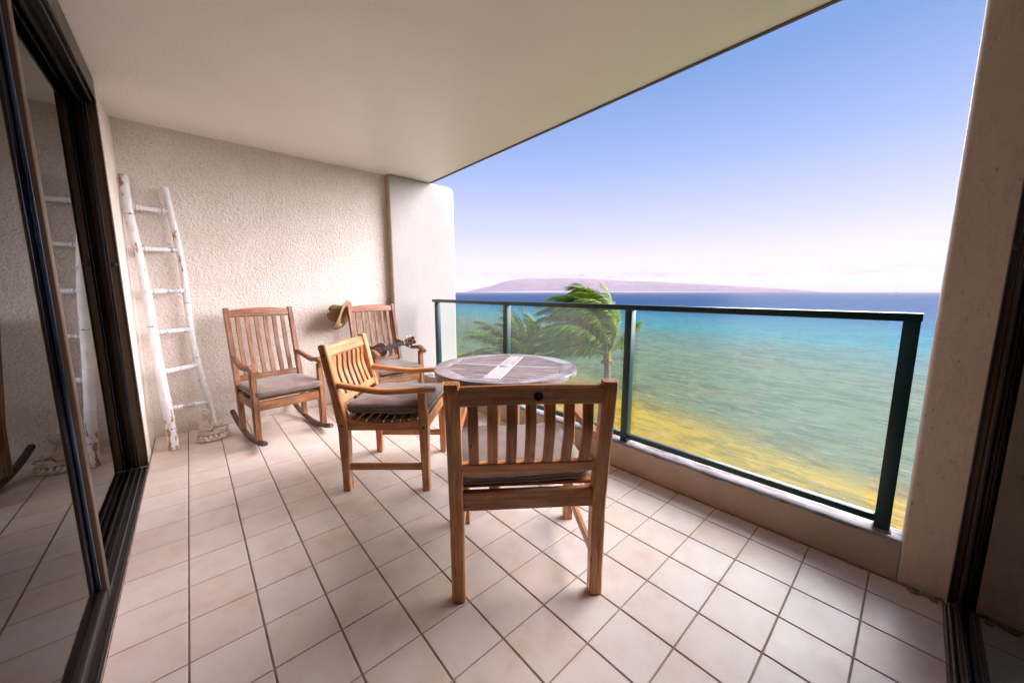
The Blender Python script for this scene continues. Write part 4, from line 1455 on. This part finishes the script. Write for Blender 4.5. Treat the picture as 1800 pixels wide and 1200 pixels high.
def blobs(items, voxel, name, mat, parent, smooth=3):
    bm = bmesh.new()
    for (c_, s_, rot) in items:
        mt = Matrix.Translation(c_) @ Euler([rad(a) for a in rot]).to_matrix().to_4x4() @ Matrix.Diagonal((s_[0], s_[1], s_[2], 1))
        bmesh.ops.create_icosphere(bm, subdivisions=3, radius=1.0, matrix=mt)
    me = bpy.data.meshes.new(name); bm.to_mesh(me); bm.free()
    o = bpy.data.objects.new(name, me); COL.objects.link(o)
    md = o.modifiers.new('r', 'REMESH'); md.mode = 'VOXEL'; md.voxel_size = voxel
    ms = o.modifiers.new('s', 'SMOOTH'); ms.iterations = smooth; ms.factor = 0.5
    dg = bpy.context.evaluated_depsgraph_get()
    me2 = bpy.data.meshes.new_from_object(o.evaluated_get(dg))
    me2.name = name
    o.modifiers.clear(); o.data = me2
    me2.materials.clear(); me2.materials.append(mat)
    for f in me2.polygons: f.use_smooth = True
    o.parent = parent
    return o


it = [
    ((-0.030, 0, 0.112), (0.050, 0.047, 0.046), (0, 0, 0)),        # belly, back
    ((-0.034, 0.002, 0.142), (0.044, 0.043, 0.034), (0, 10, 0)),   # shoulders
    ((-0.006, -0.036, 0.140), (0.019, 0.016, 0.032), (0, -18, 0)), # near arm
    ((0.018, -0.042, 0.118), (0.030, 0.011, 0.012), (0, 28, 10)),
    ((0.044, -0.038, 0.106), (0.013, 0.011, 0.010), (0, 0, 0)),    # hand
    ((-0.010, 0.038, 0.140), (0.019, 0.016, 0.030), (0, 0, 0)),
    ((0.018, 0.038, 0.118), (0.030, 0.011, 0.012), (0, 28, -10)),
    ((-0.022, -0.002, 0.176), (0.015, 0.015, 0.014), (0, 0, 0)),   # neck
    ((-0.018, -0.002, 0.208), (0.029, 0.027, 0.031), (0, 0, 0)),   # head
    ((0.010, -0.003, 0.204), (0.007, 0.005, 0.010), (0, 0, 0)),    # nose
    ((0.003, -0.015, 0.198), (0.010, 0.009, 0.008), (0, 0, 0)),    # cheeks
    ((0.003, 0.010, 0.198), (0.010, 0.009, 0.008), (0, 0, 0)),
    ((-0.020, -0.030, 0.202), (0.006, 0.005, 0.015), (0, 0, 0)),   # ears
    ((-0.020, 0.026, 0.202), (0.006, 0.005, 0.015), (0, 0, 0)),
    ((-0.024, -0.002, 0.240), (0.016, 0.016, 0.010), (0, 0, 0)),   # topknot
    ((0.032, -0.046, 0.080), (0.054, 0.017, 0.014), (0, 3, 14)),   # near leg
    ((0.036, 0.042, 0.080), (0.054, 0.017, 0.014), (0, 3, -14)),
    ((0.086, -0.014, 0.078), (0.018, 0.030, 0.013), (0, 0, 20)),   # folded feet
    ((0.078, 0.014, 0.092), (0.017, 0.022, 0.010), (0, -10, -20)),
    ((0.0, 0, 0.070), (0.084, 0.058, 0.012), (0, 0, 0)),           # robe
]
blobs(it, 0.0022, 'figure', MT['stone'], stt, 1)
ib = [((0.010, 0, 0.030), (0.098, 0.070, 0.026), (0, 0, 0)), ((0.010, 0, 0.013), (0.104, 0.076, 0.015), (0, 0, 0)), ((0.010, 0, 0.060), (0.094, 0.067, 0.013), (0, 0, 0))]
for k in range(18):
    a = 2 * math.pi * k / 18
    ib.append(((0.010 + 0.092 * math.cos(a), 0.065 * math.sin(a), 0.036), (0.011, 0.013, 0.016), (0, 0, math.degrees(a))))
    ib.append(((0.010 + 0.099 * math.cos(a + 0.17), 0.071 * math.sin(a + 0.17), 0.018), (0.010, 0.011, 0.009), (0, 0, math.degrees(a))))
bs = blobs(ib, 0.0025, 'base', MT['stone'], stt, 1)
for q in bs.data.vertices:
    q.co.z = max(q.co.z, 0.0)

# ================================================================ STRAW HAT
hat = thing('straw_hat', 'brown straw cowboy hat hung on the back post of the farther rocking chair', 'hat', (0, 0, 0))
n = 48
prof_h = [(0.0, 0.118), (0.030, 0.117), (0.055, 0.112), (0.072, 0.098), (0.079, 0.070), (0.083, 0.035), (0.086, 0.006), (0.092, 0.000), (0.115, -0.002), (0.140, 0.000), (0.160, 0.003), (0.178, 0.008), (0.182, 0.010)]
vs, fs = [], []
def hatpt(r_, z, th):
    c_, s_ = math.cos(th), math.sin(th)
    x, y = r_ * c_ * 0.88, r_ * s_ * 1.10
    if r_ > 0.088:
        k_ = (r_ - 0.088) / 0.094
        z += k_ ** 1.4 * (0.042 if c_ < 0 else -0.012) * abs(c_) ** 1.6 - k_ ** 1.5 * 0.018 * abs(s_) ** 2
        x *= 1 - 0.20 * k_ * abs(c_) ** 2
    elif z > 0.09:
        f_ = max(0.0, 1 - abs(x) / 0.022)
        z -= 0.024 * f_ ** 1.5 * (1 - 0.3 * abs(y) / 0.07)
        if y > 0: z -= 0.10 * max(0, y) * max(0.0, (abs(x) - 0.012)) / 0.05
    return V((x, y, z))
for t_off in (0.0, -0.0035):
    for (r_, z) in prof_h:
        for k in range(n):
            th = 2 * math.pi * k / n
            q = hatpt(r_, z, th)
            if t_off:
                q = V((q.x * (0.965 if r_ < 0.088 else 1), q.y * (0.965 if r_ < 0.088 else 1), q.z + t_off))
            vs.append(q)
P_ = len(prof_h)
for lay in (0, 1):
    for i in range(P_ - 1):
        for k in range(n):
            a = (lay * P_ + i) * n + k; b = (lay * P_ + i) * n + (k + 1) % n
            f = (a, a + n, b + n, b)
            fs.append(f if lay == 0 else tuple(reversed(f)))
for k in range(n):
    a = (P_ - 1) * n + k; b = (P_ - 1) * n + (k + 1) % n
    fs.append((a, a + P_ * n, b + P_ * n, b))
mesh_obj('brim_and_crown', vs, fs, MT['straw'], hat, None, 60)
bd_ = MB()
for dz in (0.010, 0.018):
    bd_.tube([V((0.0878 * 0.88 * math.cos(t9), 0.0878 * 1.10 * math.sin(t9), dz)) for t9 in [2 * math.pi * k / 40 for k in range(41)]], 0.0042, 6, False)
bd_.build('hat_band', MT['band'], hat, 60)
for k in range(40):
    t9 = 2 * math.pi * k / 40
    if k % 4 in (0, 1):
        q = MB().lathe([(0.0, -0.004), (0.003, -0.003), (0.0042, 0), (0.003, 0.003), (0.0, 0.004)], 8, (0.0915 * 0.88 * math.cos(t9), 0.0915 * 1.10 * math.sin(t9), 0.014))
        q.build('bead', MT['bead'], hat, 60, False)
HATAX = (-Rt * 0.88 - Fw * 0.22 + Up * 0.24).normalized()      # crown points up and to the left of the picture
post_top = M2 @ V((RW / 2 - 0.022, -0.455, 1.055))
zax = HATAX
xax = (Up - zax * Up.dot(zax)).normalized()
yax = zax.cross(xax)
HM = Matrix((xax, yax, zax)).transposed().to_4x4()
HM = HM @ Matrix.Scale(1.30, 4)
HM.translation = post_top + HATAX * 0.020 - Up * 0.105 - Rt * 0.004 - Fw * 0.06
hat.matrix_world = HM

# ================================================================ UKULELE
uke = thing('ukulele', 'brown wooden ukulele lying on the cushion of the farther rocking chair', 'ukulele', (0, 0, 0))


def uke_half(u):
    # half width along the body, u from 0 (tail) to 0.24 (neck joint)
    pts = [(0.0, 0.0), (0.004, 0.030), (0.018, 0.058), (0.045, 0.076), (0.075, 0.080), (0.105, 0.070), (0.132, 0.055), (0.155, 0.0535), (0.180, 0.061), (0.205, 0.062), (0.225, 0.050), (0.237, 0.030), (0.240, 0.016), (0.240, 0.0)]
    return pts


def spline(pts, n_):
    out = []
    for i in range(len(pts) - 1):
        p0 = V((*pts[max(0, i - 1)], 0)); p1 = V((*pts[i], 0)); p2 = V((*pts[i + 1], 0)); p3 = V((*pts[min(len(pts) - 1, i + 2)], 0))
        for k in range(n_):
            t9 = k / n_
            q = 0.5 * ((2 * p1) + (p2 - p0) * t9 + (2 * p0 - 5 * p1 + 4 * p2 - p3) * t9 * t9 + (3 * p1 - p0 - 3 * p2 + p3) * t9 ** 3)
            out.append((q.x, q.y))
    out.append(pts[-1])
    return out


hf = spline(uke_half(0)[:-1], 4)
outl = [(a, -b) for a, b in hf] + [(a, b) for a, b in reversed(hf[1:])]
BD = 0.058
MB().prism(outl, -BD, -0.001).build('body', MT['mahogany'], uke, 40)
MB().prism([(a * 0.975 + 0.003, b * 0.965) for a, b in outl], -0.0008, 0.0012).build('soundboard', MT['mahogany'], uke, 40)
bn = MB()
for z in (0.0006, -BD):
    bn.tube([V((a, b, z)) for a, b in outl] + [V((outl[0][0], outl[0][1], z))], 0.0022, 6, False)
bn.build('binding', MT['white_plastic'], uke, 60)
MB().lathe([(0.0, 0.0014), (0.023, 0.0014), (0.023, 0.0020), (0.0, 0.0021)], 24, (0.158, 0, 0)).build('soundhole', MT['fretboard'], uke)
MB().tube([(0.158 + 0.0265 * math.cos(t9), 0.0265 * math.sin(t9), 0.0018) for t9 in [2 * math.pi * k / 24 for k in range(25)]], 0.0009, 5, False).build('rosette', MT['gold'], uke, 60)
MB().box((0.062, -0.036, 0.0014), (0.078, 0.036, 0.008), 0.002).build('bridge', MT['fretboard'], uke)
NE = 0.385
nk = MB().beam([(0.232, 0, -0.012), (0.26, 0, -0.0085), (NE, 0, -0.0075)], [(0.040, 0.024), (0.038, 0.018), (0.034, 0.016)], ch=0.007)
nk.build('neck', MT['mahogany'], uke)
fb = MB().prism([(0.200, -0.0205), (NE, -0.0175), (NE, 0.0175), (0.200, 0.0205)], 0.0022, 0.0065).build('fretboard', MT['fretboard'], uke, 30)
for k in range(13):
    x = NE - 0.310 * (1 - 2 ** (-(k + 1) / 12.0))
    if x > 0.203:
        MB().box((x - 0.0008, -0.0175, 0.0066), (x + 0.0008, 0.0175, 0.0078)).build('fret', MT['silver'], fb, None)
MB().box((NE + 0.0002, -0.0178, 0.000), (NE + 0.005, 0.0178, 0.0090), 0.0008).build('nut', MT['white_plastic'], uke)
hd = spline([(NE + 0.006, 0.017), (NE + 0.02, 0.025), (NE + 0.05, 0.029), (NE + 0.088, 0.031), (NE + 0.098, 0.020), (NE + 0.092, 0.008), (NE + 0.096, 0.0)], 4)
ho_ = [(a, -b) for a, b in hd] + [(a, b) for a, b in reversed(hd[:-1])]
hs_ = MB().prism(ho_, -0.013, -0.001).build('headstock', MT['mahogany'], uke, 40)
lg = MB().prism([(NE + 0.072, -0.007), (NE + 0.086, -0.006), (NE + 0.089, 0.004), (NE + 0.080, 0.008), (NE + 0.071, 0.004)], -0.0008, 0.0004)
lg.build('inlay', MT['gold'], hs_, None)
for k, (x, y) in enumerate(((0.034, -0.017), (0.034, 0.017), (0.066, -0.019), (0.066, 0.019))):
    q = MB().tube([(NE + x, y, -0.001), (NE + x, y, 0.009)], 0.0032, 8)
    q.lathe([(0.0, -0.0008), (0.006, -0.0008), (0.006, 0.001), (0, 0.0012)], 10, (NE + x, y, 0))
    pg = q.build('tuner_post', MT['silver'], hs_, 40)
    sg = 1 if y > 0 else -1
    MB().tube([(NE + x, sg * 0.028, -0.007), (NE + x, sg * 0.038, -0.007)], 0.002, 6).tube([(NE + x, sg * 0.038, -0.007), (NE + x, sg * 0.043, -0.007), (NE + x, sg * 0.050, -0.007), (NE + x, sg * 0.053, -0.007)], [0.004, 0.0075, 0.0075, 0.004], 8).build('tuner_knob', MT['white_plastic'], hs_, 60)
for k in range(4):
    y0_, y1_ = -0.020 + 0.0133 * k, -0.012 + 0.008 * k
    MB().tube([(0.070, y0_, 0.009), (NE + 0.003, y1_, 0.0098), (NE + 0.035 + 0.03 * (k in (0, 3)), y1_ * 1.5, 0.006)], 0.0006, 4).build('string', MT['white_plastic'], uke, 60)
# rests on the cushion, back against the chair back, neck over the arm
u_tail = M2 @ V((0.155, -0.240, 0.560))
u_head = M2 @ V((-0.285, -0.035, 0.690))
xa = (u_head - u_tail).normalized()
za = (V((-0.25, -1.0, 0.42)))
za = (za - xa * za.dot(xa)).normalized()
ya = za.cross(xa)
UM = Matrix((xa, ya, za)).transposed().to_4x4() @ Matrix.Scale(1.28, 4)
UM.translation = u_head - xa * 0.481 * 1.28 + za * 0.01
uke.matrix_world = UM

# ================================================================ PALMS
WIND = (-Rt * 0.95 + V((0, 0, -0.30)) + Fw * 0.10).normalized()


def frond(parent, base, az, el, L, mat, seed, wind=0.55, name='frond', leaf=0.62, nl=78):
    rn = random.Random(seed)
    d = V((math.sin(az) * math.cos(el), math.cos(az) * math.cos(el), math.sin(el)))
    pts = [V(base)]
    N = 16
    for k in range(N):
        u = (k + 1) / N
        d = (d + WIND * (wind * 0.26 * u) + V((0, 0, -0.085 * u))).normalized()
        pts.append(pts[-1] + d * (L / N))
    vs, fs = [], []
    # rib
    for i, q in enumerate(pts):
        t9 = (pts[min(i + 1, N)] - pts[max(i - 1, 0)]).normalized()
        a = t9.cross(V((0, 0, 1)))
        a = a.normalized() if a.length > 0.05 else V((1, 0, 0))
        b = a.cross(t9)
        r_ = 0.030 * (1 - i / N) + 0.004
        for (ca, sa) in ((1, 0), (0, 1), (-1, 0), (0, -1)):
            vs.append(q + a * ca * r_ + b * sa * r_ * 0.7)
    for i in range(N):
        for k in range(4):
            p_ = i * 4 + k; q_ = i * 4 + (k + 1) % 4
            fs.append((p_, q_, q_ + 4, p_ + 4))
    nrib = len(fs)
    for k in range(nl):
        u = 0.14 + 0.86 * (k + rn.random() * 0.6) / nl
        f_ = u * N
        i = min(N - 1, int(f_)); w_ = f_ - i
        q = pts[i].lerp(pts[i + 1], w_)
        t9 = (pts[i + 1] - pts[i]).normalized()
        sd = t9.cross(V((0, 0, 1)))
        sd = sd.normalized() if sd.length > 0.05 else V((1, 0, 0))
        nn = sd.cross(t9)
        ll = leaf * (0.45 + 0.75 * math.sin(math.pi * min(1.0, 0.12 + u * 0.86)) ** 0.7) * rn.uniform(0.85, 1.12)
        for s in (-1, 1):
            dr = (sd * s * 0.75 + t9 * (0.75 + 0.5 * u) - nn * 0.10 + WIND * wind * 0.75 + V((rn.uniform(-.16, .16), rn.uniform(-.16, .16), rn.uniform(-.16, .10)))).normalized()
            wv = dr.cross(nn + V((rn.uniform(-.5, .5), rn.uniform(-.5, .5), 0))).normalized()
            w0 = 0.021
            m1 = q + dr * ll * 0.5 + V((0, 0, -0.04 * ll))
            m2_ = q + dr * ll * 0.82 + (V((0, 0, -0.16)) + WIND * 0.10 * wind) * ll
            m3 = q + dr * ll * 1.0 + (V((0, 0, -0.30)) + WIND * 0.2 * wind) * ll
            b0 = len(vs)
            vs += [q - wv * w0 * 0.5, q + wv * w0 * 0.5, m1 - wv * w0, m1 + wv * w0, m2_ - wv * w0 * 0.6, m2_ + wv * w0 * 0.6, m3]
            fs += [(b0, b0 + 1, b0 + 3, b0 + 2), (b0 + 2, b0 + 3, b0 + 5, b0 + 4), (b0 + 4, b0 + 5, b0 + 6)]
    o = mesh_obj(name, vs, fs, [mat, MT['rachis']], parent)
    for f in o.data.polygons[:nrib]:
        f.material_index = 1
    return o


def make_palm(label, x, y, ztop, zbase, tr, specs, seed, leanv, leaf=0.62):
    t = thing('palm_tree', label, 'palm tree', (x, y, zbase), 0, 'wind-blown palms beyond the railing')
    H = ztop - zbase
    pts, rs = [], []
    for k in range(41):
        u = k / 40
        pts.append(V((leanv[0] * (u * u - 1), leanv[1] * (u * u - 1), H * u)))
        rs.append(tr * (1.5 - 0.5 * min(1, u * 4)) * (1.0 + 0.05 * math.sin(k * 2.4)) * (1 - 0.22 * u))
    MB().tube(pts, rs, 12).build('trunk', MT['bark'], t, 60)
    top = V((0, 0, H))
    sh = MB()
    for k in range(9):
        a = 2 * math.pi * k / 9 + 0.3
        sh.beam([top + V((0.09 * math.cos(a), 0.09 * math.sin(a), -0.22)), top + V((0.13 * math.cos(a), 0.13 * math.sin(a), 0.02)), top + V((0.11 * math.cos(a), 0.11 * math.sin(a), 0.32)), top + V((0.16 * math.cos(a), 0.16 * math.sin(a), 0.55))],
                [(0.12, 0.03), (0.10, 0.04), (0.06, 0.03), (0.02, 0.02)], up=(math.cos(a), math.sin(a), 0), ch=0.006)
    sh.build('sheath', MT['dry'], t, 50)
    rn = random.Random(seed)
    for k in range(4):
        a = 2 * math.pi * k / 4 + 1.0
        c_ = top + V((0.19 * math.cos(a), 0.19 * math.sin(a), -0.10 + rn.uniform(-.08, .08)))
        MB().lathe([(0.0, -0.09), (0.05, -0.065), (0.068, 0.0), (0.05, 0.06), (0.0, 0.09)], 10, c_).build('coconut', MT['dry'], t, 60, False)
    for k, (az, el, L, old, wd) in enumerate(specs):
        frond(t, top + V((0.06 * math.sin(az), 0.06 * math.cos(az), 0.12)), az, el, L, MT['leaf_old'] if old else MT['leaf'], seed * 100 + k, wd, leaf=leaf)
    return t


LAZ = math.atan2(-Rt.x, -Rt.y)       # azimuth of the wind, towards picture left
rn = random.Random(3)
sp1 = []
for k in range(26):
    da = rad(rn.uniform(-80, 80))
    sp1.append((LAZ + da, rad(rn.uniform(28, 78)), rn.uniform(3.2, 4.0), k % 4 == 0, rn.uniform(0.55, 0.85)))
for k in range(6):
    da = rad(rn.uniform(-45, 60))
    sp1.append((LAZ + da, rad(rn.uniform(12, 34)), rn.uniform(2.8, 3.3), True, rn.uniform(0.35, 0.55)))
for da, el, L, wd in ((150, 80, 3.5, 0.72), (190, 76, 3.5, 0.76), (120, 80, 3.6, 0.72), (178, 45, 1.8, 0.55), (205, 84, 3.5, 0.70), (90, 82, 3.5, 0.72), (60, 84, 3.5, 0.70),
                      (165, 86, 3.6, 0.62), (220, 80, 3.5, 0.75), (140, 88, 3.7, 0.60), (180, 88, 3.6, 0.50), (100, 70, 3.4, 0.8), (240, 72, 3.4, 0.8), (75, 78, 3.5, 0.8), (200, 70, 3.3, 0.85), (120, 84, 3.0, 0.34), (20, 86, 3.2, 0.32), (170, 80, 3.0, 0.30)):
    sp1.append((LAZ + rad(da), rad(el), L, False, wd))
PD = 15.2
px, py = 0.11 + PD * math.sin(rad(56.6)), -1.481 + PD * math.cos(rad(56.6))
make_palm('taller palm with a bare trunk in view, fronds rising above the top rail', px, py, -1.50, SEA + 0.85, 0.165, sp1, 4, (-1.2, -0.5))
rn = random.Random(12)
sp2 = []
for k in range(14):
    sp2.append((LAZ + rad(rn.uniform(-100, 100)), rad(rn.uniform(38, 86)), rn.uniform(2.7, 3.5), k % 2 == 0, rn.uniform(0.25, 0.5)))
for k in range(9):
    sp2.append((LAZ + rad(rn.uniform(-60, 60)), rad(rn.uniform(-5, 30)), rn.uniform(2.5, 3.3), True, rn.uniform(0.1, 0.3)))
for da, el, L, wd in ((170, 70, 3.0, 0.45), (150, 78, 3.2, 0.5), (200, 62, 2.6, 0.5), (185, 40, 2.2, 0.4), (120, 84, 3.3, 0.35)):
    sp2.append((LAZ + rad(da), rad(el), L, True, wd))
PD = 17.0
px, py = 0.11 + PD * math.sin(rad(43.3)), -1.481 + PD * math.cos(rad(43.3))
make_palm('lower palm partly hidden behind the round table, crown below the top rail', px, py, -2.55, SEA + 0.85, 0.17, sp2, 9, (0.8, 0.6))

# ================================================================ FAR BOAT
MT['boat'] = simple('boat_white', (0.82, 0.80, 0.76), 0.5)
MT['boat_glass'] = simple('boat_dark_glass', (0.05, 0.06, 0.08), 0.3)
BX, BY = 0.11 + 2500 * math.sin(rad(88.33)), -1.481 + 2500 * math.cos(rad(88.33))
bt_ = thing('sailing_boat', 'white boat with a bare mast far out near the horizon', 'boat', (BX, BY, SEA), rad(92))
hl = [(-11, -2.6), (4, -2.8), (9, -1.6), (12.5, 0), (9, 1.6), (4, 2.8), (-11, 2.6)]
hb_ = MB()
k0 = len(hb_.v)
for z, s in ((-0.4, 0.72), (0.8, 0.92), (2.2, 1.0)):
    for a, b in hl:
        hb_.v.append((a * s, b * s, z)); hb_.g.append((a, b, z))
for i in range(2):
    for q in range(7):
        j2 = (q + 1) % 7
        hb_.f.append((i * 7 + q, i * 7 + j2, i * 7 + 7 + j2, i * 7 + 7 + q))
hb_.f.append(tuple(reversed(range(7)))); hb_.f.append(tuple(range(14, 21)))
hb_.build('hull', MT['boat'], bt_, 30)
cbn = MB().box((-6, -1.9, 2.22), (3.5, 1.9, 4.2), 0.3).build('cabin', MT['boat'], bt_)
MB().box((-5, -1.93, 3.0), (2.8, 1.93, 3.7)).build('cabin_window', MT['boat_glass'], cbn, None)
MB().tube([(-0.5, 0, 4.2), (-0.5, 0, 15)], [0.22, 0.10], 8).build('mast', MT['boat'], bt_)
MB().tube([(-0.5, 0, 5.2), (-6.5, 0, 5.0)], 0.16, 8).build('boom', MT['boat'], bt_)
